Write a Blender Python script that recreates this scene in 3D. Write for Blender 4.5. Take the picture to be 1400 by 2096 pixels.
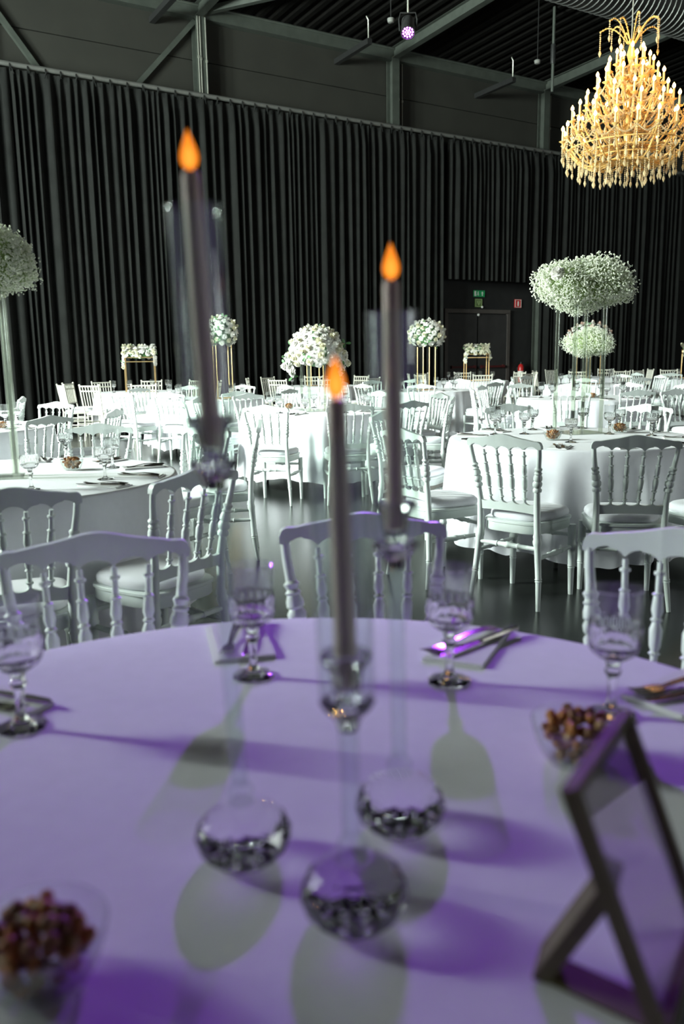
import bpy, math, random
from mathutils import Vector, Matrix, Euler
PI = math.pi
R = math.radians
sin, cos = math.sin, math.cos
random.seed(7)
for o in list(bpy.data.objects):
    bpy.data.objects.remove(o)
scene = bpy.context.scene
COL = scene.collection

# ------------------------------------------------------------------ camera
CAM_H = 1.30
F_PX = 1700.0
PITCH, ROLL = R(10.48), R(-0.85)
cam_d = bpy.data.cameras.new('camera')
cam = bpy.data.objects.new('camera', cam_d)
COL.objects.link(cam)
cF = Vector((0, cos(PITCH), -sin(PITCH)))
cU0 = Vector((0, sin(PITCH), cos(PITCH)))
cR = Vector((1, 0, 0)) * cos(ROLL) + cU0 * sin(ROLL)
cU = Vector((1, 0, 0)) * -sin(ROLL) + cU0 * cos(ROLL)
cam.matrix_world = Matrix(((cR.x, cU.x, -cF.x, 0), (cR.y, cU.y, -cF.y, 0), (cR.z, cU.z, -cF.z, CAM_H), (0, 0, 0, 1)))
cam_d.sensor_fit = 'HORIZONTAL'
cam_d.sensor_width = 24.0
cam_d.lens = F_PX / 1400 * 24
cam_d.clip_start = 0.02
cam_d.clip_end = 200
cam_d.dof.use_dof = True
cam_d.dof.focus_distance = 6.2
cam_d.dof.aperture_fstop = 2.9
scene.camera = cam

# ------------------------------------------------------------------ world, view
world = bpy.data.worlds.new('world')
scene.world = world
world.use_nodes = True
world.node_tree.nodes['Background'].inputs[0].default_value = (0.80, 0.90, 1.0, 1)
world.node_tree.nodes['Background'].inputs[1].default_value = 1.5
scene.view_settings.view_transform = 'Standard'
scene.view_settings.look = 'None'
scene.view_settings.exposure = 0.0
scene.view_settings.gamma = 1.0
scene.view_settings.use_curve_mapping = False

# ------------------------------------------------------------------ hall frame: s runs along the curtain wall, q towards it
AL = R(32)
UX, UY = cos(AL), sin(AL)
NX, NY = -sin(AL), cos(AL)
def W(s, q, z=0.0):
    return Vector((UX * s + NX * q, UY * s + NY * q, z))
DC = 16.5            # curtain
DW = 17.0            # wall behind it
WIN_S = -5.0         # window wall
HALL = Matrix.Rotation(AL, 4, 'Z')
WIN_COL = (0.90, 1.0, 0.94)
WIN_POWER = 4500.0   # each of three windows
WINS = [(6.8, 8.6), (8.9, 10.7), (11.0, 12.8)]
WZ0, WZ1 = 2.5, 6.9
def area_light(name, loc, direction, sx, sy, power, col):
    l = bpy.data.lights.new(name, 'AREA')
    l.shape = 'RECTANGLE'; l.size = sx; l.size_y = sy
    l.energy = power; l.color = col
    o = bpy.data.objects.new(name, l)
    o.location = loc
    o.rotation_euler = Vector(direction).to_track_quat('-Z', 'Z').to_euler()
    COL.objects.link(o)
    return o
for i, (a, b) in enumerate(WINS):
    area_light('window_daylight', W(WIN_S - 1.38, (a + b) / 2, (WZ0 + WZ1) / 2), (UX, UY, 0), b - a, WZ1 - WZ0, WIN_POWER, WIN_COL)
FRONT_Q = -6.0
FILL_WINS = [(9.0, 11.2), (13.0, 15.2), (17.0, 19.2)]  # invented openings behind the camera for the fill lights
FZ0, FZ1 = 1.2, 3.4
for i, (a, b) in enumerate(FILL_WINS):
    area_light('window_daylight_behind', W((a + b) / 2, FRONT_Q - 0.32, (FZ0 + FZ1) / 2), (NX, NY, 0), b - a, FZ1 - FZ0, 190.0, (0.95, 1.0, 0.98))  # added fill lights, unseen, to lift surfaces that face the camera

def ray(x, y):
    return cF + cR * ((x - 700) / F_PX) - cU * ((y - 1048) / F_PX)
def at_z(x, y, z=0.0):
    d = ray(x, y); t = (z - CAM_H) / d.z
    return Vector((0, 0, CAM_H)) + d * t
def at_depth(x, y, t):
    return Vector((0, 0, CAM_H)) + ray(x, y) * t
def on_q(x, y, q):
    d = ray(x, y); t = q / (d.x * NX + d.y * NY)
    return Vector((0, 0, CAM_H)) + d * t
def s_of(p):
    return p.x * UX + p.y * UY
def proj(p):
    d = Vector(p) - Vector((0, 0, CAM_H))
    k = d.dot(cF)
    return 700 + F_PX * d.dot(cR) / k, 1048 - F_PX * d.dot(cU) / k
def z_at(X, Y, py):
    lo, hi = 0.0, 12.0
    for _ in range(50):
        m = (lo + hi) / 2
        if proj((X, Y, m))[1] > py: lo = m
        else: hi = m
    return lo

# ------------------------------------------------------------------ materials
def mat(name, col, rough=0.5, metal=0.0, trans=0.0, ior=1.45, noise=0.0, nscale=8.0, bump=0.0, bscale=40.0, spec=0.5, sheen=0.0, emit=None, estr=0.0, sss=0.0, stretch=None):
    m = bpy.data.materials.new(name)
    m.use_nodes = True
    nt = m.node_tree
    b = nt.nodes['Principled BSDF']
    b.inputs['Base Color'].default_value = (*col, 1)
    b.inputs['Roughness'].default_value = rough
    b.inputs['Metallic'].default_value = metal
    b.inputs['Transmission Weight'].default_value = trans
    b.inputs['IOR'].default_value = ior
    b.inputs['Specular IOR Level'].default_value = spec
    b.inputs['Sheen Weight'].default_value = sheen
    if emit:
        b.inputs['Emission Color'].default_value = (*emit, 1)
        b.inputs['Emission Strength'].default_value = estr
    if noise or bump:
        tc = nt.nodes.new('ShaderNodeTexCoord')
        mp = nt.nodes.new('ShaderNodeMapping')
        nt.links.new(tc.outputs['Object'], mp.inputs[0])
        if stretch: mp.inputs['Scale'].default_value = stretch
    if noise:
        n = nt.nodes.new('ShaderNodeTexNoise')
        n.inputs['Scale'].default_value = nscale
        n.inputs['Detail'].default_value = 4
        r = nt.nodes.new('ShaderNodeValToRGB')
        r.color_ramp.elements[0].color = (*[max(0, c * (1 - noise)) for c in col], 1)
        r.color_ramp.elements[1].color = (*[min(1, c * (1 + noise)) for c in col], 1)
        r.color_ramp.elements[0].position = 0.3
        r.color_ramp.elements[1].position = 0.7
        nt.links.new(mp.outputs[0], n.inputs[0])
        nt.links.new(n.outputs[0], r.inputs[0])
        nt.links.new(r.outputs[0], b.inputs['Base Color'])
    if bump:
        n2 = nt.nodes.new('ShaderNodeTexNoise')
        n2.inputs['Scale'].default_value = bscale
        n2.inputs['Detail'].default_value = 5
        bp = nt.nodes.new('ShaderNodeBump')
        bp.inputs['Strength'].default_value = bump
        bp.inputs['Distance'].default_value = 0.01
        nt.links.new(mp.outputs[0], n2.inputs[0])
        nt.links.new(n2.outputs[0], bp.inputs['Height'])
        nt.links.new(bp.outputs[0], b.inputs['Normal'])
    return m

def thin_glass(name, tint=(0.97, 1.0, 0.98), rough=0.02, f0=1.5, haze=0.0):
    """thin walled clear glass: Fresnel mix of see-through and mirror"""
    m = bpy.data.materials.new(name); m.use_nodes = True
    nt = m.node_tree; nt.nodes.clear()
    out = nt.nodes.new('ShaderNodeOutputMaterial')
    tr = nt.nodes.new('ShaderNodeBsdfTransparent'); tr.inputs[0].default_value = (*tint, 1)
    gl = nt.nodes.new('ShaderNodeBsdfGlossy'); gl.inputs['Roughness'].default_value = rough
    fr = nt.nodes.new('ShaderNodeFresnel')
    geo = nt.nodes.new('ShaderNodeNewGeometry'); ix = nt.nodes.new('ShaderNodeMapRange')   # inside and outside faces reflect alike
    ix.inputs['To Min'].default_value = f0; ix.inputs['To Max'].default_value = 1.0 / f0
    nt.links.new(geo.outputs['Backfacing'], ix.inputs['Value']); nt.links.new(ix.outputs[0], fr.inputs[0])
    mx = nt.nodes.new('ShaderNodeMixShader')
    nt.links.new(fr.outputs[0], mx.inputs[0]); nt.links.new(tr.outputs[0], mx.inputs[1]); nt.links.new(gl.outputs[0], mx.inputs[2])
    last = mx
    if haze:
        df = nt.nodes.new('ShaderNodeBsdfTranslucent'); df.inputs[0].default_value = (0.9, 0.95, 0.9, 1)
        m2 = nt.nodes.new('ShaderNodeMixShader'); m2.inputs[0].default_value = haze
        nt.links.new(mx.outputs[0], m2.inputs[1]); nt.links.new(df.outputs[0], m2.inputs[2]); last = m2
    nt.links.new(last.outputs[0], out.inputs[0])
    return m

def emission(name, col, strength, alpha=1.0):
    m = bpy.data.materials.new(name); m.use_nodes = True
    nt = m.node_tree; nt.nodes.clear()
    out = nt.nodes.new('ShaderNodeOutputMaterial')
    em = nt.nodes.new('ShaderNodeEmission'); em.inputs[0].default_value = (*col, 1); em.inputs[1].default_value = strength
    if alpha < 1:
        tr = nt.nodes.new('ShaderNodeBsdfTransparent'); mx = nt.nodes.new('ShaderNodeMixShader'); mx.inputs[0].default_value = alpha
        nt.links.new(tr.outputs[0], mx.inputs[1]); nt.links.new(em.outputs[0], mx.inputs[2]); nt.links.new(mx.outputs[0], out.inputs[0])
    else:
        nt.links.new(em.outputs[0], out.inputs[0])
    return m

M = dict(
    chair=mat('painted_white_wood', (0.74, 0.79, 0.77), 0.38, noise=0.03, nscale=14),
    ivory=mat('painted_ivory_wood', (0.78, 0.75, 0.66), 0.4, noise=0.04, nscale=14),
    cushion=mat('cushion_velvet', (0.80, 0.79, 0.84), 0.85, bump=0.25, bscale=14, sheen=0.3),
    cloth=mat('table_linen', (0.82, 0.81, 0.86), 0.9, noise=0.02, nscale=30, bump=0.12, bscale=9, sheen=0.15),
    black_metal=mat('black_metal', (0.02, 0.02, 0.02), 0.45, noise=0.2, nscale=20),
    wood=mat('ply_wood', (0.35, 0.22, 0.12), 0.6, noise=0.25, nscale=6, stretch=(1, 8, 1)),
    glass=mat('crystal_glass', (1, 1, 1), 0.015, trans=1.0, ior=1.48),
    thin=thin_glass('clear_chimney_glass', haze=0.022),
    acrylic=thin_glass('clear_acrylic_tube', (0.95, 0.97, 0.93), 0.09, 1.75, haze=0.05),
    pane=thin_glass('window_pane', (0.97, 0.99, 0.98), 0.01, 1.3),
    steel=mat('polished_steel', (0.34, 0.31, 0.29), 0.22, metal=1.0, noise=0.05, nscale=30),
    gold=mat('brushed_gold', (0.90, 0.62, 0.30), 0.28, metal=1.0, noise=0.05, nscale=30),
    brass=mat('aged_brass', (0.13, 0.115, 0.055), 0.7, metal=0.2, noise=0.15, nscale=20),
    napkin=mat('paper_napkin', (0.80, 0.80, 0.80), 0.9, noise=0.02, nscale=40, bump=0.1, bscale=60),
    candle=mat('ivory_candle_wax', (0.88, 0.70, 0.62), 0.5, noise=0.04, nscale=10),
    petal=mat('white_petal', (0.84, 0.82, 0.78), 0.6, noise=0.05, nscale=30),
    blush=mat('blush_petal', (0.80, 0.62, 0.54), 0.6, noise=0.08, nscale=30),
    cream=mat('cream_petal', (0.80, 0.77, 0.62), 0.6, noise=0.06, nscale=30),
    leaf=mat('leaf_green', (0.07, 0.17, 0.06), 0.5, noise=0.3, nscale=20),
    bud=mat('gypsophila_bud', (0.92, 0.94, 0.84), 0.7, noise=0.08, nscale=40),
    stem=mat('gypsophila_stem', (0.40, 0.52, 0.22), 0.7, noise=0.2, nscale=20),
    curtain=mat('black_molton', (0.0165, 0.017, 0.0162), 0.95, noise=0.15, nscale=3, bump=0.2, bscale=60, spec=0.1, sheen=0.04),
    panel=mat('wall_panel_paint', (0.028, 0.0275, 0.0225), 0.75, noise=0.1, nscale=2, bump=0.05, bscale=90),
    darkwall=mat('black_wall_paint', (0.012, 0.012, 0.012), 0.7, noise=0.2, nscale=5),
    steelgreen=mat('primed_steel', (0.060, 0.068, 0.058), 0.55, noise=0.15, nscale=6),
    conduit=mat('galvanised_conduit', (0.48, 0.48, 0.42), 0.4, metal=0.6, noise=0.1, nscale=20),
    duct=mat('spiral_duct_zinc', (0.13, 0.13, 0.125), 0.42, metal=0.85, noise=0.12, nscale=5),
    roof=mat('dark_roof_sheet', (0.006, 0.0055, 0.005), 0.9, spec=0.08, noise=0.2, nscale=3),
    floor=mat('black_sealed_floor', (0.020, 0.023, 0.021), 0.24, noise=0.25, nscale=1.5, bump=0.03, bscale=25, spec=0.55),
    rail=mat('grey_aluminium_rail', (0.15, 0.15, 0.14), 0.5, metal=0.3, noise=0.1, nscale=12),
    plaster=mat('plain_hall_paint', (0.16, 0.16, 0.15), 0.8, noise=0.08, nscale=2),
    door=mat('dark_door_paint', (0.032, 0.030, 0.030), 0.5, noise=0.15, nscale=4),
    pushred=mat('dark_red_bar', (0.07, 0.008, 0.008), 0.5, noise=0.1, nscale=10),
    red=mat('red_enamel', (0.45, 0.02, 0.02), 0.3, noise=0.06, nscale=10),
    white=mat('white_enamel', (0.75, 0.75, 0.72), 0.4, noise=0.03, nscale=10),
    flame=emission('flame_shell', (1.0, 0.26, 0.02), 1.35, 0.9),
    core=emission('flame_core', (1.0, 0.62, 0.12), 3.2),
    bulb=emission('warm_bulb', (1.0, 0.52, 0.13), 48.0),
    crystal=mat('warm_lit_crystal', (1.0, 0.66, 0.24), 0.12, trans=0.4, ior=1.5, noise=0.05, nscale=30),  # golden bulb glow put into the base colour of the crystal
    drop=mat('clear_crystal_drop', (1.0, 0.80, 0.50), 0.05, trans=0.6, ior=1.55, noise=0.03, nscale=30),  # clear drops, with the warm glow of the bulbs put into their colour
    candletube=mat('cream_candle_tube', (0.80, 0.58, 0.28), 0.5, noise=0.05, nscale=20),
    nut_a=mat('roasted_nut', (0.20, 0.085, 0.035), 0.5, noise=0.3, nscale=60),
    nut_b=mat('orange_nut', (0.42, 0.16, 0.035), 0.45, noise=0.2, nscale=60),
    nut_c=mat('pale_nut', (0.45, 0.27, 0.13), 0.5, noise=0.2, nscale=60),
    led=emission('violet_led', (0.62, 0.12, 1.0), 30.0),
    sign_green=mat('sign_green', (0.01, 0.22, 0.07), 0.5, noise=0.05, nscale=20, emit=(0.02, 0.30, 0.10), estr=0.12),
    sign_olive=mat('sign_olive_green', (0.10, 0.16, 0.05), 0.5, noise=0.05, nscale=20),
    sign_red=mat('sign_red', (0.50, 0.015, 0.02), 0.5, noise=0.05, nscale=20),
    sign_white=mat('sign_white', (0.75, 0.75, 0.70), 0.5, noise=0.03, nscale=20),
    sign_lime=mat('sign_pale_green', (0.36, 0.46, 0.22), 0.5, noise=0.03, nscale=20),
)

def bowl_glass(name):
    m = thin_glass(name, (0.97, 0.98, 0.98), 0.02, 1.5)
    nt = m.node_tree; out = [n for n in nt.nodes if n.type == 'OUTPUT_MATERIAL'][0]
    src = out.inputs[0].links[0].from_socket
    g = nt.nodes.new('ShaderNodeBsdfGlass'); g.inputs['IOR'].default_value = 1.48; g.inputs['Roughness'].default_value = 0.01
    mx = nt.nodes.new('ShaderNodeMixShader'); mx.inputs[0].default_value = 0.65
    nt.links.new(src, mx.inputs[1]); nt.links.new(g.outputs[0], mx.inputs[2]); nt.links.new(mx.outputs[0], out.inputs[0])
    return m
def petal_shader(m, k):
    nt = m.node_tree; out = [n for n in nt.nodes if n.type == 'OUTPUT_MATERIAL'][0]; b = nt.nodes['Principled BSDF']
    tl = nt.nodes.new('ShaderNodeBsdfTranslucent'); mx = nt.nodes.new('ShaderNodeMixShader'); mx.inputs[0].default_value = k
    l = b.inputs['Base Color'].links
    if l: nt.links.new(l[0].from_socket, tl.inputs[0])
    else: tl.inputs[0].default_value = b.inputs['Base Color'].default_value
    nt.links.new(b.outputs[0], mx.inputs[1]); nt.links.new(tl.outputs[0], mx.inputs[2]); nt.links.new(mx.outputs[0], out.inputs[0])
petal_shader(M['bud'], 0.4); petal_shader(M['petal'], 0.2); petal_shader(M['cream'], 0.2); petal_shader(M['blush'], 0.2); petal_shader(M['stem'], 0.3)
M['bowlglass'] = bowl_glass('goblet_glass')
M['rimglass'] = thin_glass('goblet_rim_glass', (0.975, 0.98, 0.98), 0.02, 1.6, haze=0.025)

# ------------------------------------------------------------------ mesh building
class MB:
    def __init__(s): s.v = []; s.f = []
    def quad_strip(s, rows, closed=False, flip=False):
        base = len(s.v); n = len(rows[0])
        for r in rows: s.v += [tuple(p) for p in r]
        for i in range(len(rows) - 1):
            for j in range(n if closed else n - 1):
                a = base + i * n + j; b = base + i * n + (j + 1) % n
                q = (a, b, b + n, a + n)
                s.f.append(q[::-1] if flip else q)
        return base
    def box(s, c, size, M_=None):
        b = len(s.v); hx, hy, hz = size[0] / 2, size[1] / 2, size[2] / 2
        for dz in (-hz, hz):
            for dx, dy in ((-hx, -hy), (hx, -hy), (hx, hy), (-hx, hy)):
                p = Vector((c[0] + dx, c[1] + dy, c[2] + dz)) if M_ is None else Vector(c) + M_ @ Vector((dx, dy, dz))
                s.v.append(tuple(p))
        for q in ((3, 2, 1, 0), (4, 5, 6, 7), (0, 1, 5, 4), (1, 2, 6, 5), (2, 3, 7, 6), (3, 0, 4, 7)):
            s.f.append(tuple(b + k for k in q))
        return s
    def beam(s, a, b, w, h, up=(0, 0, 1)):
        a, b = Vector(a), Vector(b); d = b - a; L = d.length; d.normalize()
        x = d.cross(Vector(up))
        if x.length < 1e-4: x = d.cross(Vector((1, 0, 0)))
        x.normalize(); y = x.cross(d).normalized()
        Mx = Matrix((x, d, y)).transposed()
        return s.box((a + b) / 2, (w, L, h), Mx)
    def tube(s, pts, rad, n=8, cap=True):
        pts = [Vector(p) for p in pts]; m = len(pts)
        if not isinstance(rad, (list, tuple)): rad = [rad] * m
        rows = []; ref = None
        for i in range(m):
            t = (pts[min(i + 1, m - 1)] - pts[max(i - 1, 0)])
            if t.length < 1e-9: t = Vector((0, 0, 1))
            t.normalize()
            if ref is None:
                ref = Vector((1, 0, 0)) if abs(t.x) < 0.8 else Vector((0, 1, 0))
            x = (ref - t * ref.dot(t)).normalized(); ref = x
            y = t.cross(x)
            rows.append([pts[i] + (x * cos(2 * PI * k / n) + y * sin(2 * PI * k / n)) * rad[i] for k in range(n)])
        b = s.quad_strip(rows, True)
        if cap:
            s.f.append(tuple(b + k for k in range(n))[::-1])
            s.f.append(tuple(b + (m - 1) * n + k for k in range(n)))
        return s
    def lathe(s, prof, n=24, c=(0, 0, 0), mod=None, cap=True):
        """prof: (r, z) bottom to top, or a closed loop"""
        rows = []
        for (r, z) in prof:
            row = []
            for k in range(n):
                th = 2 * PI * k / n
                rr = r * (1 + (mod(th, z) if mod else 0))
                row.append((c[0] + rr * cos(th), c[1] + rr * sin(th), c[2] + z))
            rows.append(row)
        b = s.quad_strip(rows, True)
        if cap:
            if prof[0][0] > 1e-5: s.f.append(tuple(b + k for k in range(n))[::-1])
            if prof[-1][0] > 1e-5: s.f.append(tuple(b + (len(prof) - 1) * n + k for k in range(n)))
        return s
    def ball(s, c, r, n=6, m=4, sq=(1, 1, 1)):
        rows = []
        for i in range(m + 1):
            a = PI * i / m
            rows.append([(c[0] + r * sq[0] * sin(a) * cos(2 * PI * k / n), c[1] + r * sq[1] * sin(a) * sin(2 * PI * k / n), c[2] - r * sq[2] * cos(a)) for k in range(n)])
        s.quad_strip(rows, True)
        return s
    def octa(s, c, r):
        b = len(s.v); x, y, z = c
        s.v += [(x + r, y, z), (x - r, y, z), (x, y + r, z), (x, y - r, z), (x, y, z + r), (x, y, z - r)]
        for q in ((0, 2, 4), (2, 1, 4), (1, 3, 4), (3, 0, 4), (2, 0, 5), (1, 2, 5), (3, 1, 5), (0, 3, 5)):
            s.f.append(tuple(b + k for k in q))
    def pad(s, outline, layers):
        """outline: closed xy loop about 0; layers: (z, scale)"""
        rows = [[(x * k, y * k, z) for x, y in outline] for z, k in layers]
        n = len(outline); b = s.quad_strip(rows, True)
        s.f.append(tuple(b + k for k in range(n))[::-1]); s.f.append(tuple(b + (len(layers) - 1) * n + k for k in range(n)))
        return s
    def plate(s, xs, bot, top, yf, th):
        """plate standing in xz: per-x bottom and top heights, y centre yf(x,z), thickness th"""
        fr = [[(x, yf(x, z) - th / 2, z) for x in xs for z in [f(x)]] for f in (bot, top)]
        bk = [[(x, yf(x, z) + th / 2, z) for x in xs for z in [f(x)]] for f in (bot, top)]
        n = len(xs); b = len(s.v)
        for r in fr + bk: s.v += r
        for j in range(n - 1):
            s.f.append((b + j, b + j + 1, b + n + j + 1, b + n + j))
            s.f.append((b + 2 * n + j + 1, b + 2 * n + j, b + 3 * n + j, b + 3 * n + j + 1))
            s.f.append((b + n + j, b + n + j + 1, b + 3 * n + j + 1, b + 3 * n + j))
            s.f.append((b + 2 * n + j, b + 2 * n + j + 1, b + j + 1, b + j))
        s.f.append((b + n, b + 3 * n, b + 2 * n, b))
        s.f.append((b + n - 1, b + 3 * n - 1, b + 4 * n - 1, b + 2 * n - 1))
        return s
    def mesh(s, name, m, smooth=True, angle=40):
        me = bpy.data.meshes.new(name)
        me.from_pydata(s.v, [], s.f)
        me.validate()
        if m is not None: me.materials.append(M[m] if isinstance(m, str) else m)
        if smooth:
            me.shade_smooth()
            try: me.set_sharp_from_angle(angle=R(angle))
            except Exception: pass
        me.update()
        return me

def obj(name, me, parent=None, mw=None):
    o = bpy.data.objects.new(name, me)
    COL.objects.link(o)
    if parent is not None: o.parent = parent
    if mw is not None: o.matrix_local = mw
    return o
def tag(o, label, cat, group=None):
    o['label'] = label; o['category'] = cat
    if group: o['group'] = group
    return o
def empty(name, loc, rz=0.0, rot=None):
    o = bpy.data.objects.new(name, None)
    COL.objects.link(o)
    o.empty_display_size = 0.1
    o.location = loc
    o.rotation_euler = rot if rot else (0, 0, rz)
    return o
def inst(name, proto, loc, rz, label, cat, group=None, rot=None):
    """a thing: an empty and one object for each part, meshes shared"""
    e = empty(name, loc, rz, rot)
    tag(e, label, cat, group)
    for p in proto:
        o = obj(p[0], p[1], e, p[2] if len(p) > 2 else None)
        for q in (p[3] if len(p) > 3 else ()):
            obj(q[0], q[1], o, q[2] if len(q) > 2 else None)
    return e
def struct(name, me, mw=None, label=None):
    o = obj(name, me, None, mw)
    o['kind'] = 'structure'
    if label: o['label'] = label
    return o
def rotto(d):
    return Vector(d).to_track_quat('Z', 'Y').to_matrix().to_4x4()
def lerp(tab, t):
    for (a, va), (b, vb) in zip(tab, tab[1:]):
        if t <= b: 
            k = (t - a) / (b - a) if b > a else 0
            return va + (vb - va) * max(0, min(1, k))
    return tab[-1][1]

# ------------------------------------------------------------------ the hall
S0, S1 = WIN_S, 24.5
Q0, Q1 = FRONT_Q, DW
fl = MB().box(((S0 + S1) / 2, (Q0 + Q1) / 2, -0.05), (S1 - S0 + 0.6, Q1 - Q0 + 0.6, 0.1))
struct('floor', fl.mesh('floor', 'floor', False), HALL, 'black sealed floor with soft reflections')
EAVE = 8.15
# roof: trapezoid ribs that run across the hall (along q)
rb = MB(); pitch_r = 0.30; rows0 = []; rows1 = []
x = S0 - 0.2; prof = []
while x < S1 + 0.2:
    prof += [(x, 0.0), (x + 0.11, 0.0), (x + 0.15, 0.07), (x + 0.26, 0.07)]
    x += pitch_r
RISE = 0.045
def roof_z(q): return EAVE + 0.12 + (DW - q) * RISE
rb.quad_strip([[(px, qq, roof_z(qq) + dz) for px, dz in prof] for qq in (Q1 + 0.2, 8, 0, Q0 - 0.2)], False, True)
struct('ceiling', rb.mesh('ceiling', 'roof', False), HALL, 'dark ribbed metal roof deck')
# back wall in sandwich panels, two rows over each bay
COLS_S = [-1.4, 3.0, 7.3, 12.1, 16.95, 21.3]
wb = MB().box(((S0 + S1) / 2, DW + 0.12, EAVE / 2), (S1 - S0 + 0.6, 0.1, EAVE))
wall_back = struct('wall_back', wb.mesh('wall_back', 'darkwall', False), HALL, 'dark panelled hall wall behind the curtain')
edges = [S0] + COLS_S + [S1]
for a, b in zip(edges, edges[1:]):
    for z0, z1, mt in ((0.0, 3.5, 'darkwall'), (3.5, 7.29, 'panel'), (7.29, EAVE, 'panel')):
        obj('panel', MB().box(((a + b) / 2, DW + 0.035, (z0 + z1) / 2), (b - a - 0.02, 0.07, z1 - z0 - 0.02)).mesh('panel', mt, False), wall_back)
# window wall, thickened so deep reveals cut daylight on the front table
ww = MB()
qs = [Q0] + [v for w in WINS for v in w] + [Q1]
for a, b in zip(qs[::2], qs[1::2]): ww.box((S0 - 0.635, (a + b) / 2, EAVE / 2 + 0.5), (1.27, b - a, EAVE + 1.0))
for a, b in WINS:
    ww.box((S0 - 0.635, (a + b) / 2, WZ0 / 2), (1.27, b - a, WZ0)); ww.box((S0 - 0.635, (a + b) / 2, (WZ1 + EAVE + 1) / 2), (1.27, b - a, EAVE + 1 - WZ1))
struct('wall_left', ww.mesh('wall_left', 'plaster', False), HALL, 'plain hall end wall with tall windows')
for i, (a, b) in enumerate(WINS):
    w = empty('window_%d' % (i + 1), W(S0 - 1.18, (a + b) / 2, WZ0), AL); w['kind'] = 'structure'
    f = MB(); h = WZ1 - WZ0; wd = b - a
    for y in (-wd / 2 + 0.03, wd / 2 - 0.03): f.box((0, y, h / 2), (0.08, 0.06, h))
    for z in (0.03, h - 0.03): f.box((0, 0, z), (0.08, wd, 0.06))
    f.box((0, 0, h / 2), (0.06, 0.05, h))
    for k in (1, 2): f.box((0, 0, h * k / 3), (0.06, wd, 0.05))
    obj('window_frame', f.mesh('window_frame', 'black_metal', False), w)
    for ky in (-1, 1):
        for kz in range(3):
            obj('pane', MB().box((0, ky * wd / 4, h * (kz + 0.5) / 3), (0.006, wd / 2 - 0.06, h / 3 - 0.06)).mesh('pane', 'pane', False), w)
wr = MB().box((S1 + 0.1, (Q0 + Q1) / 2, EAVE / 2 + 0.5), (0.2, Q1 - Q0, EAVE + 1))
struct('wall_right', wr.mesh('wall_right', 'panel', False), HALL)
wf = MB()
ss = [S0] + [v for w in FILL_WINS for v in w] + [S1]
HF = EAVE + 1.4
for a, b in zip(ss[::2], ss[1::2]): wf.box(((a + b) / 2, Q0 - 0.1, HF / 2), (b - a, 0.2, HF))
for a, b in FILL_WINS:
    wf.box(((a + b) / 2, Q0 - 0.1, FZ0 / 2), (b - a, 0.2, FZ0)); wf.box(((a + b) / 2, Q0 - 0.1, (FZ1 + HF) / 2), (b - a, 0.2, HF - FZ1))
struct('wall_front', wf.mesh('wall_front', 'plaster', False), HALL)
for i, (a, b) in enumerate(FILL_WINS):
    w = empty('window_%d' % (i + 4), W((a + b) / 2, Q0 - 0.1, FZ0), AL); w['kind'] = 'structure'  # unseen window made up to hold an added fill light
    f = MB(); h = FZ1 - FZ0; wd = b - a
    for y in (-wd / 2 + 0.03, 0, wd / 2 - 0.03): f.box((y, 0, h / 2), (0.06, 0.08, h))
    for z in (0.03, h - 0.03): f.box((0, 0, z), (wd, 0.08, 0.06))
    obj('window_frame', f.mesh('window_frame', 'black_metal', False), w)
    for k in (-1, 1): obj('pane', MB().box((k * wd / 4, 0, h / 2), (wd / 2 - 0.06, 0.006, h - 0.1)).mesh('pane', 'pane', False), w)
# columns, gutter beam, rafters
def ibeam(mb, a, b, w, h, up=(0, 0, 1)):
    a, b = Vector(a), Vector(b); upv = Vector(up)
    mb.beam(a, b, 0.012, h, up)
    for k in (-1, 1): mb.beam(a + upv * (k * h / 2), b + upv * (k * h / 2), w, 0.018, up)
names_col = ['left of the bracing', 'at the left frame edge', 'left, with four conduits', 'in the middle, with three conduits', 'behind the chandelier', 'far right']
for i, s in enumerate(COLS_S):
    c = MB(); ibeam(c, (s, DW - 0.14, 0), (s, DW - 0.14, EAVE - 0.1), 0.20, 0.22, (0, 1, 0))
    o = struct('steel_column', c.mesh('steel_column', 'steelgreen', False), HALL, 'grey steel column ' + names_col[i])
    if 1 < i < 5:
        for k, dx in enumerate(([-0.07, -0.02, 0.10, 0.16] if i == 2 else [0.17, 0.23, 0.33])):
            cm = MB(); y0 = DW - 0.27 if dx < 0.12 else DW - 0.05
            cm.tube([(s + dx, y0, 6.5), (s + dx, y0, EAVE - 0.12)], 0.012, 6)
            cd = obj('conduit', cm.mesh('conduit', 'conduit'), o)
            obj('clip', MB().box((s + dx, y0, 7.28 - 0.03 * k), (0.034, 0.034, 0.05)).mesh('clip', 'conduit', False), cd)
    r = MB(); ibeam(r, (s, DW - 0.1, EAVE + 0.02), (s, Q0, EAVE + 0.02 + (DW - Q0) * RISE), 0.16, 0.22)
    struct('roof_rafter', r.mesh('roof_rafter', 'steelgreen', False), HALL, 'grey steel roof rafter from the column ' + names_col[i])
g = MB(); g.beam((S0, DW - 0.1, EAVE), (S1, DW - 0.1, EAVE), 0.2, 0.24)
g.tube([(S0, DW - 0.22, EAVE + 0.1), (S1, DW - 0.22, EAVE + 0.1)], 0.03, 8)
struct('eaves_beam', g.mesh('eaves_beam', 'steelgreen', False), HALL, 'long grey eaves beam along the wall top')
def wall_brace(a, b, lab):
    m = MB(); m.beam((a[0], DW - 0.06, a[1]), (b[0], DW - 0.06, b[1]), 0.09, 0.1, (0, 1, 0))
    struct('wall_brace', m.mesh('wall_brace', 'steelgreen', False), HALL, lab)
wall_brace((3.1, 7.95), (4.45, 6.2), 'diagonal steel brace at the upper left corner')
wall_brace((7.25, 8.0), (5.6, 6.2), 'diagonal steel brace left of the first column')
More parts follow.
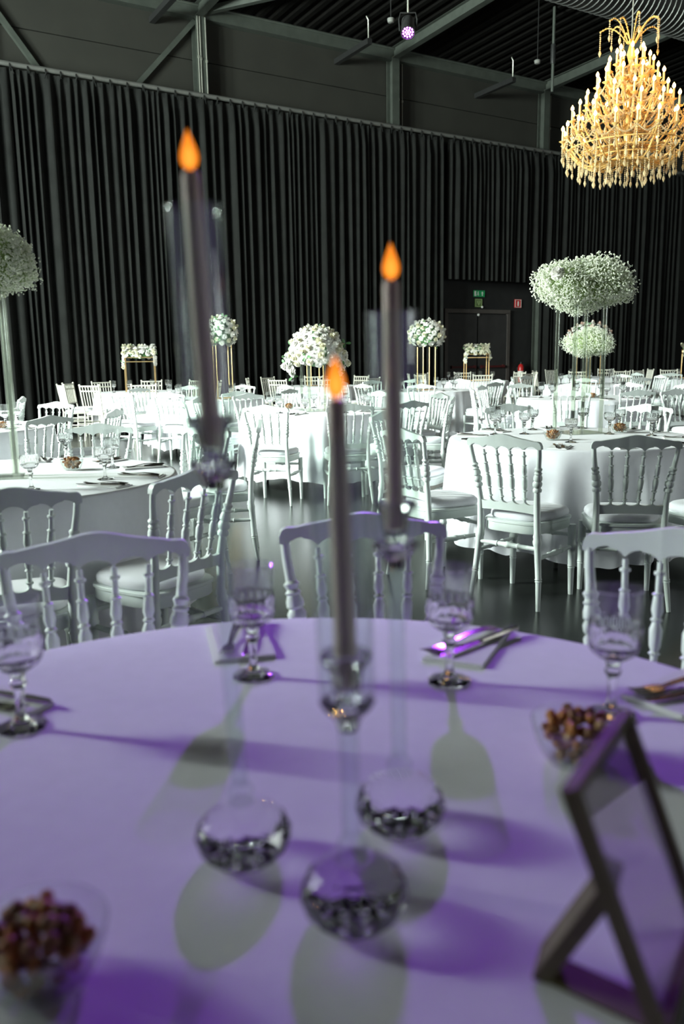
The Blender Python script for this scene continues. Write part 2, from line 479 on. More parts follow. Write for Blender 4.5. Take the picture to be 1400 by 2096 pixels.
m = MB(); m.beam((7.35, DW - 0.2, EAVE), (9.6, 13.9, EAVE + 0.14), 0.12, 0.12)
struct('roof_brace', m.mesh('roof_brace', 'steelgreen', False), HALL, 'pale roof brace leaving the left column')
for (px, py, lab) in ((312, 40, 'black bracket arm at upper left'), (690, 126, 'black bracket arm at the top middle'), (977, 196, 'black bracket arm left of the chandelier')):
    p = on_q(px, py, DW - 0.05); s = s_of(p)
    m = MB(); m.beam((s, DW, p.z), (s, DW - 1.35, p.z + 0.03), 0.11, 0.11)
    o = struct('bracket_arm', m.mesh('bracket_arm', 'black_metal', False), HALL, lab)
    m = MB(); m.tube([(s, DW - 1.3, p.z + 0.08), (s, DW - 1.3, p.z + 0.45), (s - 0.05, DW - 1.3, p.z + 0.52)], 0.012, 6)
    obj('hanger_rod', m.mesh('hanger_rod', 'conduit'), o)
# spiral duct
p0 = at_z(1352, 6, 7.35); dq = p0.x * NX + p0.y * NY
m = MB(); prof = []; s = S0 + 3
while s < S1 - 0.1:
    prof += [(s, 0.43), (s + 0.10, 0.43), (s + 0.105, 0.445), (s + 0.125, 0.445)]; s += 0.13
rows = [[(s, dq + r * cos(2 * PI * k / 28), 7.35 + r * sin(2 * PI * k / 28)) for k in range(28)] for s, r in prof]
m.quad_strip(rows, True)
du = obj('spiral_duct', m.mesh('spiral_duct', 'duct'), None, HALL)
tag(du, 'round ribbed metal air duct under the roof, top right', 'duct')
for s in (9.5, 12.6, 15.6, 18.6):
    m = MB(); m.tube([(s, dq, 7.79), (s, dq, roof_z(dq) + 0.03)], 0.006, 6)
    obj('hanger_wire', m.mesh('hanger_wire', 'conduit'), du)

# ------------------------------------------------------------------ curtains
CT = 6.42
def curtain(s0, s1, z0, z1, lab, seed, ties=True):
    rnd = random.Random(seed)
    xs = []; s = s0; ph = rnd.random() * 6
    foldw = []
    while s < s1:
        w = rnd.choice((0.11, 0.15, 0.19, 0.24)) * rnd.uniform(0.8, 1.2); amp = rnd.uniform(0.05, 0.11) * (0.7 + w * 2)
        if s + w > s1 - 0.03: break
        foldw.append((s, w, amp, rnd.uniform(-0.05, 0.05), rnd.uniform(0, 6))); s += w
    zs = [z1, z1 - 0.05, z1 - 0.18, z1 - 0.45, z1 - (z1 - z0) * 0.25, (z0 + z1) / 2, z0 + (z1 - z0) * 0.25, z0 + 0.02]
    rows = []
    for z in zs:
        t = min(1, (z1 - z) / 0.5); tt = (z1 - z) / (z1 - z0)
        row = []
        for (a, w, amp, dr, p) in foldw:
            for k in range(8):
                u = k / 8
                wave = sin(2 * PI * u); shp = math.copysign(abs(wave) ** 0.7, wave)
                d = amp * (0.25 + 0.75 * t) * shp + 0.02 * sin(p + tt * 3) * t + (1 - t) * 0.015 * sin(4 * PI * u)
                row.append((a + w * u + dr * tt * 0.6 * sin(PI * u), DC - 0.0 + d, z))
        rows.append(row)
    mb = MB(); mb.quad_strip(rows, False, True)
    o = obj('curtain', mb.mesh('curtain', 'curtain', True, 80), None, HALL)
    tag(o, lab, 'curtain', None)
    if ties:
        k = s0 + 0.15
        while k < s1 - 0.05:
            m = MB(); m.tube([(k, DC - 0.01, z1 - 0.04), (k - 0.02, DC - 0.055, z1 + 0.05), (k, DC + 0.0, z1 + 0.125), (k + 0.03, DC + 0.055, z1 + 0.03)], 0.012, 5)
            m.tube([(k, DC - 0.05, z1 + 0.02), (k + rnd.uniform(-0.06, 0.06), DC - 0.075, z1 - 0.1)], 0.008, 4)
            obj('tie', m.mesh('tie', 'curtain'), o)
            k += rnd.uniform(0.26, 0.36)
    return o
OP0, OP1, OPZ = 13.45, 16.7, 3.16
curtain(S0 + 0.2, OP0, 0.0, CT, 'long black pleated curtain left of the exit door', 3)
curtain(OP0 + 0.02, OP1, OPZ, CT, 'short black curtain raised above the exit door', 4)
curtain(OP1 + 0.02, 22.4, 0.0, CT, 'black pleated curtain right of the exit door', 5)
m = MB(); m.tube([(S0 + 0.1, DC, CT + 0.075), (22.6, DC, CT + 0.075)], 0.045, 10)
rl = obj('curtain_rail', m.mesh('curtain_rail', 'rail'), None, HALL)
tag(rl, 'grey tube rail carrying the black curtain', 'rail')
for s in COLS_S[:-1] + [22.3]:
    m = MB(); m.beam((s, DC + 0.04, CT + 0.075), (s, DW, CT + 0.075), 0.05, 0.05)
    obj('bracket', m.mesh('bracket', 'rail', False), rl)

# ------------------------------------------------------------------ exit door, signs, extinguisher
DQ = DW - 0.0
def on_wall(px, py): 
    p = on_q(px, py, DQ - 0.03); return s_of(p), p.z
sd0 = on_wall(912, 700)[0]; sd1, zd = on_wall(1040, 641)
dr = empty('door_1', W((sd0 + sd1) / 2, DQ, 0), AL); dr['kind'] = 'structure'; dr['label'] = 'dark double exit door behind the curtain opening'
wd = sd1 - sd0
m = MB()
for x in (-wd / 2, wd / 2): m.box((x, -0.03, zd / 2), (0.10, 0.07, zd))
m.box((0, -0.03, zd + 0.03), (wd + 0.1, 0.07, 0.1))
obj('door_frame', m.mesh('door_frame', mat('door_frame_paint', (0.07, 0.06, 0.055), 0.5, noise=0.1), False), dr)
for k in (-1, 1):
    lf = obj('door_leaf', MB().box((k * wd / 4, -0.02, zd / 2 - 0.02), (wd / 2 - 0.07, 0.05, zd - 0.06)).mesh('door_leaf', 'door', False), dr)
    m = MB(); m.beam((k * 0.1, -0.1, 1.03), (k * (wd / 2 - 0.15), -0.1, 1.03), 0.04, 0.05)
    for x in (0.12, wd / 2 - 0.18): m.box((k * x, -0.07, 1.03), (0.05, 0.06, 0.08))
    obj('push_bar', m.mesh('push_bar', 'pushred', False), lf)
m = MB(); m.ball((0.0, -0.06, zd - 0.06), 0.035, 10, 6)
obj('sensor', m.mesh('sensor', 'white'), dr)
m = MB(); m.ball((0.14, -0.04, zd + 0.14), 0.03, 10, 6)
obj('indicator', m.mesh('indicator', 'white'), dr)
def sign(name, x0, y0, x1, y1, m_, lab):
    a = on_wall(x0, y0); b = on_wall(x1, y1)
    e = empty(name, W((a[0] + b[0]) / 2, DQ - 0.01, (a[1] + b[1]) / 2), AL)
    tag(e, lab, 'sign')
    w, h = b[0] - a[0], a[1] - b[1]
    obj('board', MB().box((0, -0.012, 0), (w, 0.02, h)).mesh('board', m_, False), e)
    return e, w, h
def flat(e, name, polys, m_):
    mb = MB()
    for P in polys:
        b = len(mb.v); mb.v += [(x, -0.026, z) for x, z in P]; mb.v += [(x, -0.022, z) for x, z in P]
        n = len(P); mb.f.append(tuple(range(b, b + n))); mb.f.append(tuple(range(b + n, b + 2 * n))[::-1])
        for k in range(n): mb.f.append((b + k, b + (k + 1) % n, b + n + (k + 1) % n, b + n + k))
    obj(name, mb.mesh(name, m_, False), e)
def rect(x0, z0, x1, z1): return [(x0, z0), (x1, z0), (x1, z1), (x0, z1)]
def figure(cx, h):   # running man of simple shapes
    return [rect(cx - 0.10 * h, -0.02 * h, cx + 0.08 * h, 0.20 * h), [(cx - 0.04 * h, 0.23 * h), (cx + 0.08 * h, 0.23 * h), (cx + 0.08 * h, 0.34 * h), (cx - 0.04 * h, 0.34 * h)],
            [(cx, 0.0), (cx + 0.18 * h, -0.12 * h), (cx + 0.10 * h, -0.34 * h), (cx + 0.04 * h, -0.32 * h), (cx + 0.08 * h, -0.12 * h), (cx - 0.08 * h, -0.02 * h)],
            [(cx - 0.02 * h, 0.0), (cx - 0.14 * h, -0.22 * h), (cx - 0.30 * h, -0.26 * h), (cx - 0.30 * h, -0.19 * h), (cx - 0.18 * h, -0.15 * h), (cx - 0.10 * h, 0.0)]]
e, w, h = sign('exit_sign', 970, 594, 992, 608, 'sign_green', 'green emergency exit sign with running figure and white arrow')
flat(e, 'figure', figure(-w * 0.12, h) + [rect(-w * 0.46, -h * 0.38, -w * 0.30, h * 0.38)], 'sign_white')
ax = w * 0.27
flat(e, 'arrow', [[(ax - 0.09 * w, 0.06 * h), (ax, 0.36 * h), (ax + 0.09 * w, 0.06 * h)], rect(ax - 0.035 * w, -0.34 * h, ax + 0.035 * w, 0.08 * h)], 'sign_white')
e, w, h = sign('safety_sign', 972.5, 611, 987, 629, 'sign_olive', 'dull green sign with downward arrow in a frame, below the exit sign')
flat(e, 'border', [rect(-w * 0.44, h * 0.38, w * 0.44, h * 0.44), rect(-w * 0.44, -h * 0.44, w * 0.44, -h * 0.38), rect(-w * 0.44, -h * 0.38, -w * 0.37, h * 0.38), rect(w * 0.37, -h * 0.38, w * 0.44, h * 0.38)], 'sign_lime')
flat(e, 'arrow', [rect(-w * 0.22, -h * 0.05, -w * 0.13, h * 0.26), rect(w * 0.13, -h * 0.05, w * 0.22, h * 0.26), rect(-w * 0.13, h * 0.20, w * 0.13, h * 0.26), rect(-w * 0.05, -h * 0.10, w * 0.05, h * 0.12), [(-w * 0.17, -h * 0.08), (0, -h * 0.30), (w * 0.17, -h * 0.08)]], 'sign_lime')
e, w, h = sign('fire_sign', 1054, 612.5, 1067, 630, 'sign_red', 'red fire extinguisher sign with a white upright bar')
flat(e, 'border', [rect(-w * 0.46, h * 0.42, w * 0.46, h * 0.46), rect(-w * 0.46, -h * 0.46, w * 0.46, -h * 0.42), rect(-w * 0.46, -h * 0.42, -w * 0.40, h * 0.42), rect(w * 0.40, -h * 0.42, w * 0.46, h * 0.42)], 'sign_white')
flat(e, 'symbol', [[(-w * 0.10, -h * 0.30), (w * 0.10, -h * 0.30), (w * 0.10, h * 0.22), (0, h * 0.30), (-w * 0.10, h * 0.22)]], 'sign_white')
sx, zx = on_wall(1061, 738)
ex = empty('fire_extinguisher', W(sx, DQ - 0.13, zx - 0.58), AL); tag(ex, 'red fire extinguisher on the wall right of the exit door', 'extinguisher')
obj('cylinder', MB().lathe([(0.07, 0.0), (0.08, 0.02), (0.08, 0.40), (0.06, 0.46), (0.025, 0.49)], 18).mesh('cylinder', 'red'), ex)
obj('label_band', MB().lathe([(0.0815, 0.16), (0.0815, 0.30)], 18, cap=False).mesh('label_band', 'sign_white'), ex)
m = MB(); m.lathe([(0.02, 0.485), (0.02, 0.53), (0.012, 0.55)], 10); m.beam((-0.01, -0.02, 0.55), (0.11, -0.02, 0.57), 0.02, 0.012)
obj('valve', m.mesh('valve', 'black_metal'), ex)
m = MB(); m.tube([(0.02, 0, 0.51), (0.09, 0, 0.50), (0.115, 0, 0.42), (0.1, 0, 0.2)], 0.011, 6)
obj('hose', m.mesh('hose', 'black_metal'), ex)
obj('wall_hook', MB().box((0, 0.105, 0.36), (0.06, 0.05, 0.08)).mesh('wall_hook', 'black_metal', False), ex)

# ------------------------------------------------------------------ chairs
def outline(wf, wb, yf, yb, n=40, e=4.0, bow=0.012):
    pts = []
    for k in range(n):
        th = 2 * PI * k / n
        cx = math.copysign(abs(cos(th)) ** (2 / e), cos(th)); cy = math.copysign(abs(sin(th)) ** (2 / e), sin(th))
        t = (cy + 1) / 2
        w = wb + (wf - wb) * t
        y = yb + (yf - yb) * t
        if cy > 0: y += bow * (1 - cx * cx)
        pts.append((cx * w, y))
    return pts
def napoleon():
    P = []
    px_ = [(0, 0.205), (0.39, 0.170), (0.52, 0.166), (0.66, 0.176), (0.82, 0.200), (0.86, 0.202)]
    py_ = [(0, -0.225), (0.15, -0.203), (0.39, -0.188), (0.52, -0.192), (0.70, -0.220), (0.88, -0.258)]
    def up(z, sx): return (sx * lerp(px_, z), lerp(py_, z), z)
    beads = [(0.0, 0.0125), (0.12, 0.0150), (0.150, 0.0155), (0.152, 0.0185), (0.158, 0.0155), (0.164, 0.0185), (0.170, 0.0160), (0.33, 0.0175), (0.345, 0.0215), (0.36, 0.0225), (0.372, 0.019), (0.385, 0.021), (0.40, 0.0175),
             (0.55, 0.0165), (0.617, 0.0150), (0.621, 0.0205), (0.632, 0.0215), (0.643, 0.0165), (0.652, 0.0215), (0.666, 0.0225), (0.678, 0.017), (0.684, 0.021), (0.698, 0.0205), (0.712, 0.0165), (0.718, 0.0195), (0.726, 0.0150), (0.74, 0.0195), (0.748, 0.0140), (0.80, 0.0135), (0.845, 0.0130)]
    for sx in (-1, 1):
        P.append(('back_leg', MB().tube([up(z, sx) for z, _ in beads], [0.0165 + (r - 0.0165) * 1.35 for _, r in beads], 12).mesh('back_leg', 'chair')))
    fl_ = [(0.0, 0.0135), (0.12, 0.017), (0.15, 0.0175), (0.152, 0.0205), (0.158, 0.0175), (0.164, 0.0205), (0.170, 0.018), (0.27, 0.020), (0.275, 0.024), (0.29, 0.024), (0.295, 0.021), (0.395, 0.022)]
    for sx in (-1, 1):
        P.append(('front_leg', MB().tube([(sx * (0.182 - 0.006 * z), 0.180 - 0.01 * z, z) for z, _ in fl_], [r for _, r in fl_], 10).mesh('front_leg', 'chair')))
    fo = outline(0.207, 0.178, 0.202, -0.200)
    P.append(('seat_frame', MB().pad(fo, [(0.388, 0.955), (0.392, 0.97), (0.432, 0.97), (0.436, 1.0), (0.446, 1.0), (0.449, 0.985)]).mesh('seat_frame', 'chair')))
    co = outline(0.200, 0.165, 0.198, -0.170, e=3.4)
    P.append(('cushion', MB().pad(co, [(0.449, 0.93), (0.455, 0.985), (0.468, 1.0), (0.482, 0.985), (0.494, 0.92), (0.500, 0.80), (0.504, 0.55), (0.506, 0.25)]).mesh('cushion', 'cushion', True, 80)))
    hw = 0.216; pw = 0.196
    N = 91; xs = [-hw + 2 * hw * k / (N - 1) for k in range(N)]
    yb = lambda x, z: lerp(py_, z) - 0.010 * (1 - (x / hw) ** 2)
    def top(x):
        t = abs(x) / hw
        z = 0.880 + 0.010 * max(0, 1 - (t / 0.80) ** 4) + 0.020 * math.exp(-(t / 0.34) ** 2)
        if t > 0.90: z -= 0.022 * (1 - math.sqrt(max(0, 1 - ((t - 0.90) / 0.10) ** 2)))
        return z
    def bot(x):
        if abs(x) >= pw: return 0.838 + 0.004 * (abs(x) - pw) / (hw - pw)
        s_ = (x / pw + 1) / 2 * 5; fr = s_ - math.floor(s_)
        k = abs(2 * round(s_) - 5) / 5
        return 0.820 + 0.010 * k + 0.026 * math.sqrt(max(0, 1 - (2 * fr - 1) ** 2))
    P.append(('top_rail', MB().plate(xs, bot, top, yb, 0.024).mesh('top_rail', 'chair')))
    lw = 0.168; N = 61; xs2 = [-lw + 2 * lw * k / (N - 1) for k in range(N)]
    yl = lambda x, z: lerp(py_, z) - 0.004 * (1 - (x / lw) ** 2)
    def ltop(x):
        s_ = (x / lw + 1) / 2 * 5; fr = s_ - math.floor(s_)
        return 0.566 - 0.020 * math.sqrt(max(0, 1 - (2 * fr - 1) ** 2))
    P.append(('lower_rail', MB().plate(xs2, lambda x: 0.500 + 0.006 * (1 - (x / lw) ** 2), ltop, yl, 0.020).mesh('lower_rail', 'chair')))
    sp = [(0.0, 0.0075), (0.06, 0.0075), (0.065, 0.0115), (0.085, 0.0115), (0.09, 0.0080), (0.22, 0.0085), (0.24, 0.0125), (0.26, 0.0085), (0.30, 0.0115), (0.44, 0.0130), (0.50, 0.0090), (0.52, 0.0125), (0.545, 0.0090), (0.60, 0.0120), (0.72, 0.0100), (0.735, 0.0125), (0.755, 0.0080), (0.89, 0.0080), (0.90, 0.0115), (0.925, 0.0115), (0.93, 0.0075), (1.0, 0.0075)]
    for k in range(1, 5):
        xt = pw * (-1 + 2 * k / 5); xb = lw * (-1 + 2 * k / 5); z0, z1 = 0.556, 0.826
        a = Vector((xb, yl(xb, z0), z0)); b = Vector((xt, yb(xt, z1), z1))
        P.append(('spindle', MB().tube([a.lerp(b, t) for t, _ in sp], [0.0085 + (r - 0.0085) * 1.5 for _, r in sp], 10).mesh('spindle', 'chair')))
    st = [(0.0, 0.0105), (0.15, 0.0115), (0.30, 0.0125), (0.31, 0.0155), (0.33, 0.0155), (0.34, 0.012), (0.46, 0.0145), (0.475, 0.018), (0.525, 0.018), (0.54, 0.0145), (0.66, 0.012), (0.67, 0.0155), (0.69, 0.0155), (0.70, 0.0125), (0.85, 0.0115), (1.0, 0.0105)]
    def stretcher(a, b):
        a, b = Vector(a), Vector(b)
        P.append(('stretcher', MB().tube([a.lerp(b, t) for t, _ in st], [r for _, r in st], 8).mesh('stretcher', 'chair')))
    bl, br = up(0.32, -1), up(0.32, 1)
    stretcher(bl, br)
    stretcher((-0.18, 0.177, 0.335), (0.18, 0.177, 0.335))
    for sx in (-1, 1):
        p = up(0.27, sx); stretcher(p, (sx * 0.18, 0.177, 0.27))
    return P
def chiavari():
    P = []
    px_ = [(0, 0.185), (0.45, 0.180), (0.92, 0.198)]; py_ = [(0, -0.225), (0.45, -0.19), (0.92, -0.265)]
    def up(z, sx): return (sx * lerp(px_, z), lerp(py_, z), z)
    def bamboo(z0, z1, n, r=0.0135):
        out = []
        for k in range(n + 1):
            z = z0 + (z1 - z0) * k / n
            out += [(z - 0.006, r), (z, r * 1.3), (z + 0.006, r)]
        return [(max(z0, min(z1, z)), q) for z, q in out]
    for sx in (-1, 1):
        b = bamboo(0.0, 0.92, 6) + [(0.93, 0.016), (0.938, 0.012), (0.942, 0.004)]
        b = [b[0]] + [q for p, q in zip(b, b[1:]) if q[0] > p[0] + 1e-6]
        P.append(('back_leg', MB().tube([up(z, sx) for z, _ in b], [r for _, r in b], 8).mesh('back_leg', 'ivory')))
        f = bamboo(0.0, 0.44, 3); f = [f[0]] + [q for p, q in zip(f, f[1:]) if q[0] > p[0] + 1e-6]
        P.append(('front_leg', MB().tube([(sx * 0.185, 0.185, z) for z, _ in f], [r for _, r in f], 8).mesh('front_leg', 'ivory')))
    P.append(('seat', MB().pad(outline(0.205, 0.185, 0.205, -0.20, 32, 5), [(0.425, 0.97), (0.43, 1.0), (0.452, 1.0), (0.456, 0.98)]).mesh('seat', 'ivory')))
    P.append(('cushion', MB().pad(outline(0.198, 0.170, 0.196, -0.17, 32, 4), [(0.456, 0.95), (0.464, 1.0), (0.482, 1.0), (0.492, 0.92), (0.496, 0.6)]).mesh('cushion', 'cushion', True, 80)))
    def bar(z0, r, name='back_rail'):
        a, b = Vector(up(z0, -1)), Vector(up(z0, 1))
        P.append((name, MB().tube([a.lerp(b, t) for t in (0, 0.25, 0.5, 0.75, 1)], r, 8).mesh(name, 'ivory')))
    bar(0.905, 0.0125); bar(0.825, 0.0115); bar(0.565, 0.0115)
    for k in range(1, 7):
        t = k / 7
        pts = [Vector(up(z, -1)).lerp(Vector(up(z, 1)), t) for z in (0.565, 0.70, 0.825, 0.905)]
        P.append(('stick', MB().tube(pts, 0.0085, 6).mesh('stick', 'ivory')))
    def stt(a, b): P.append(('stretcher', MB().tube([a, b], 0.010, 6).mesh('stretcher', 'ivory')))
    for z in (0.17, 0.30):
        for sx in (-1, 1): stt(up(z, sx), (sx * 0.185, 0.185, z))
    stt((-0.185, 0.185, 0.24), (0.185, 0.185, 0.24)); stt(up(0.24, -1), up(0.24, 1))
    return P
NAP = napoleon(); CHI = chiavari()

# ------------------------------------------------------------------ tables
TR, TZ = 0.82, 0.76
TABLES = {
    'T0': (-0.064, 0.882), 'T1': (-1.626, 3.967), 'T2': (1.548, 5.532), 'T3': (-0.222, 8.833), 'T9': (3.114, 10.753), 'T4': (-3.33, 7.17),
    'T6': (-1.92, 12.03), 'T7': (1.41, 13.95), 'T5': (-3.6, 15.2), 'T10': (4.66, 15.7), 'T8': (2.96, 18.9), 'T13': (-0.45, 17.0), 'T15': (6.2, 20.65), 'T11': (7.75, 18.4)}
DESC = {
    'T0': 'front candle table', 'T1': "left baby's breath globe table", 'T2': "right baby's breath cloud table", 'T3': 'middle orchid dome table',
    'T4': 'far left cut-off table', 'T6': 'table behind the tallest candle', 'T7': 'white bouquet gold-leg table', 'T9': "farther baby's breath table",
    'T10': 'blush dome table', 'T5': 'back left gold-stand table', 'T13': 'back table behind the orchid dome', 'T8': 'back table before the exit door',
    'T15': 'back table behind the blush dome', 'T11': 'right edge back table'}
NUM = ['twelve', 'one', 'two', 'three', 'four', 'five', 'six', 'seven', 'eight', 'nine', 'ten', 'eleven']
USED = {}
def clock(key, ang):
    h2 = int(round((90 - ang) / 15.0)) % 24
    while (key, h2) in USED: h2 = (h2 + 1) % 24
    USED[(key, h2)] = 1
    return (NUM[h2 // 2] + " o'clock") if h2 % 2 == 0 else ('half past ' + NUM[h2 // 2])
def ttop(n):
    P = [('tabletop', MB().lathe([(0.0, 0.722), (TR - 0.03, 0.722), (TR - 0.02, 0.73), (TR - 0.02, 0.745), (TR - 0.03, 0.752), (0.0, 0.752)], 48, cap=False).mesh('tabletop', 'wood'))]
    for sx in (-1, 1):
        for sy in (-1, 1):
            m = MB(); m.tube([(sx * 0.28, sy * 0.30, 0.72), (sx * 0.42, sy * 0.32, 0.40), (sx * 0.46, sy * 0.34, 0.05), (sx * 0.46, sy * 0.34, 0.0)], 0.014, 8)
            P.append(('folding_leg', m.mesh('folding_leg', 'black_metal')))
    return P
TPROTO = ttop(0)
def cloth_mesh(seed, hem, drop_to=0.10, n=300):
    rnd = random.Random(seed)
    comp = [(k, rnd.uniform(0.3, 1.0) / (1 + 0.02 * abs(k - 17)), rnd.uniform(0, 6.28)) for k in (5, 9, 13, 16, 21, 27, 34)]
    def fold(th):
        v = sum(a * cos(k * th + p) for k, a, p in comp) / 2.2
        return v
    pl = []; a = rnd.uniform(0, 0.2)
    while a < 2 * PI: pl.append((a, rnd.uniform(0.045, 0.085), rnd.uniform(0.015, 0.06))); a += rnd.uniform(0.17, 0.34)
    def pleat(th):
        v = 0.0
        for c_, w_, h_ in pl:
            d_ = (th - c_ + PI) % (2 * PI) - PI
            if abs(d_) < 0.3: v += h_ * math.exp(-(d_ / w_) ** 2)
        return v
    def hemz(th): return drop_to + 0.022 * cos(3 * th + comp[0][2]) + 0.018 * fold(th) + 0.02 * cos(7 * th + comp[3][2])
    mb = MB(); rows = []
    for rr, z in ((0.0, TZ), (0.25, TZ), (0.5, TZ), (0.7, TZ), (TR - 0.02, TZ), (TR - 0.006, TZ - 0.002), (TR, TZ - 0.012)):
        rows.append([(rr * cos(2 * PI * k / n), rr * sin(2 * PI * k / n), z) for k in range(n)])
    for i in range(1, 11):
        t = i / 10; row = []
        for k in range(n):
            th = 2 * PI * k / n
            hz = hemz(th); z = (TZ - 0.012) * (1 - t) + hz * t
            f = fold(th + 0.05 * t * sin(3 * th))
            rr = TR + 0.004 + 0.020 * t + 0.030 * t * f * (1 if f > 0 else 0.4) + (t ** 0.6) * pleat(th + 0.04 * t * sin(5 * th))
            row.append((rr * cos(th), rr * sin(th), z))
        rows.append(row)
    mb.quad_strip(rows, True, True)
    return mb.mesh('tablecloth', 'cloth', True, 80)
for i, (k, (X, Y)) in enumerate(TABLES.items()):
    inst('banquet_table', TPROTO, (X, Y, 0), 0.4 + i * 0.7, 'round folding banquet table under the cloth of the ' + DESC[k], 'table', 'round banquet tables')
    o = obj('tablecloth', cloth_mesh(20 + i, 0.1, 0.54 if k == 'T0' else 0.11)); o.location = (X, Y, 0)
    tag(o, 'white cloth draped over the ' + DESC[k], 'tablecloth', 'white round tablecloths')

# ------------------------------------------------------------------ chair placing
def chair(kind, X, Y, facing, key, ang=None):
    tx, ty = TABLES[key]
    a = math.degrees(math.atan2(Y - ty, X - tx))
    ck = clock('c' + key, a)
    if kind == 'n':
        lab = "white spindle-back chair at %s of the %s" % (ck, DESC[key])
    else:
        lab = "ivory bamboo-style chair at %s of the %s" % (ck, DESC[key])
    grp = 'white spindle-back chairs' if kind == 'n' else 'ivory bamboo-style chairs'
    return inst('spindle_back_chair' if kind == 'n' else 'bamboo_chair', NAP if kind == 'n' else CHI, (X, Y, 0), R(facing - 90), lab, 'chair', grp)
def ring(key, kind, specs, r=1.13):
    tx, ty = TABLES[key]
    for sp in specs:
        a, rr, off = (sp if isinstance(sp, tuple) else (sp, r, 0)); rr = max(rr, 1.16)
        chair(kind, tx + rr * cos(R(a)), ty + rr * sin(R(a)), a + 180 + off, key)
chair('n', -0.50, 1.64, -73, 'T0'); chair('n', 0.08, 1.83, -84, 'T0'); chair('n', 0.63, 1.62, -122, 'T0')
ring('T1', 'n', [(-67, 1.19, 0), (-41, 1.17, 4), (57, 1.13, -6), (86, 1.12, 8)])
chair('n', -0.80, 5.50, 186, 'T1')
chair('n', 1.00, 4.42, 48, 'T2'); chair('n', 1.49, 4.33, 82, 'T2'); chair('n', 0.57, 4.85, 30, 'T2'); chair('n', 2.02, 4.44, 118, 'T2')
ring('T2', 'n', [(150, 1.14, 0), (95, 1.14, 6), (52, 1.14, -4)])
chair('n', 3.85, 9.15, -70, 'T9')
chair('n', -0.60, 7.62, 76, 'T3'); chair('n', 0.05, 7.60, 98, 'T3')
ring('T3', 'n', [(-52, 1.17, 0), (-20, 1.15, 6), (20, 1.12, 0), (62, 1.12, -8), (94, 1.1, 6), (128, 1.1, 0), (160, 1.1, 5), (196, 1.14, 0)])
ring('T9', 'n', [(-112, 1.18, 5), (-82, 1.18, 0), (8, 1.12, 6), (48, 1.1, 0), (80, 1.1, -8), (112, 1.1, 0), (144, 1.1, 8), (176, 1.12, 0)])
ring('T4', 'n', [(-38, 1.16, 4), (-4, 1.14, 0), (34, 1.12, 0), (72, 1.1, 0), (-72, 1.16, 0)])
ring('T6', 'n', [(-132, 1.18, 8), (-100, 1.18, 0), (-65, 1.18, 0), (-30, 1.15, 0), (5, 1.12, 0), (40, 1.1, 0), (75, 1.1, 0), (110, 1.1, 0), (145, 1.1, 0)])
ring('T7', 'n', [(-98, 1.18, 0), (-48, 1.18, 0), (-14, 1.15, 8), (22, 1.12, 0), (58, 1.1, 0), (92, 1.1, 0), (126, 1.1, 0), (162, 1.12, 0), (-138, 1.16, 0)])
ring('T10', 'n', [(-110, 1.18, 0), (-70, 1.18, 0), (-30, 1.15, 0), (8, 1.12, 0), (48, 1.1, 0), (90, 1.1, 0), (132, 1.1, 0), (172, 1.12, 0)])
ring('T5', 'c', [(-145, 1.18, 0), (-112, 1.18, 0), (-75, 1.18, 0), (-35, 1.15, 0), (0, 1.12, 0), (55, 1.1, 0), (95, 1.1, 0), (135, 1.1, 0), (170, 1.1, 0)])
ring('T13', 'c', [(-120, 1.18, 0), (-80, 1.18, 0), (-40, 1.15, 0), (0, 1.12, 0), (50, 1.1, 0), (95, 1.1, 0), (140, 1.1, 0), (180, 1.12, 0)])
ring('T8', 'c', [(-90, 1.2, 0), (-45, 1.18, 0), (-10, 1.15, 0), (30, 1.12, 0), (90, 1.1, 0), (135, 1.1, 0), (-150, 1.15, 0), (180, 1.15, 0)])
ring('T15', 'c', [(-120, 1.18, 0), (-80, 1.18, 0), (0, 1.15, 0), (60, 1.1, 0), (120, 1.1, 0), (180, 1.15, 0)])
ring('T11', 'n', [(-130, 1.18, 0), (-95, 1.18, 0), (-165, 1.16, 0)])
ring('T11', 'c', [(160, 1.14, 0), (125, 1.14, 0), (90, 1.14, 0)])
e = inst('spindle_back_chair', NAP, (-4.05, 9.95, 0), R(190 - 90), 'small white spindle-back chair far off at the left frame edge', 'chair', 'white spindle-back chairs')

# ------------------------------------------------------------------ glass bowls of nuts
def bowl_mesh():
    o_ = [(0.034, 0.0), (0.038, 0.002), (0.044, 0.012), (0.051, 0.028), (0.056, 0.044), (0.058, 0.054)]
    i_ = [(0.0562, 0.0545), (0.053, 0.040), (0.047, 0.024), (0.040, 0.010), (0.033, 0.007), (0.0, 0.0065)]
    return MB().lathe(o_ + i_, 40, mod=lambda th, z: 0.012 * abs(cos(10 * th)) if z < 0.045 else 0).mesh('bowl', 'thin', True, 30)
BOWL = bowl_mesh()
BOWL.materials.clear(); BOWL.materials.append(thin_glass('pressed_glass', (0.96, 0.98, 0.97), 0.05, 1.45, haze=0.05))
def nut_mesh(m_, seed, r):
    rnd = random.Random(seed); mb = MB(); mb.ball((0, 0, 0), r * 1.12, 8, 6, (1, 0.85, 0.8))
    mb.v = [(x * (1 + rnd.uniform(-0.1, 0.1)), y * (1 + rnd.uniform(-0.1, 0.1)), z) for x, y, z in mb.v]
    return mb.mesh('nut', m_)
NUTS = [nut_mesh('nut_a', 1, 0.0085), nut_mesh('nut_b', 2, 0.0080), nut_mesh('nut_c', 3, 0.0085), nut_mesh('nut_a', 4, 0.0075), nut_mesh('nut_b', 5, 0.0070)]
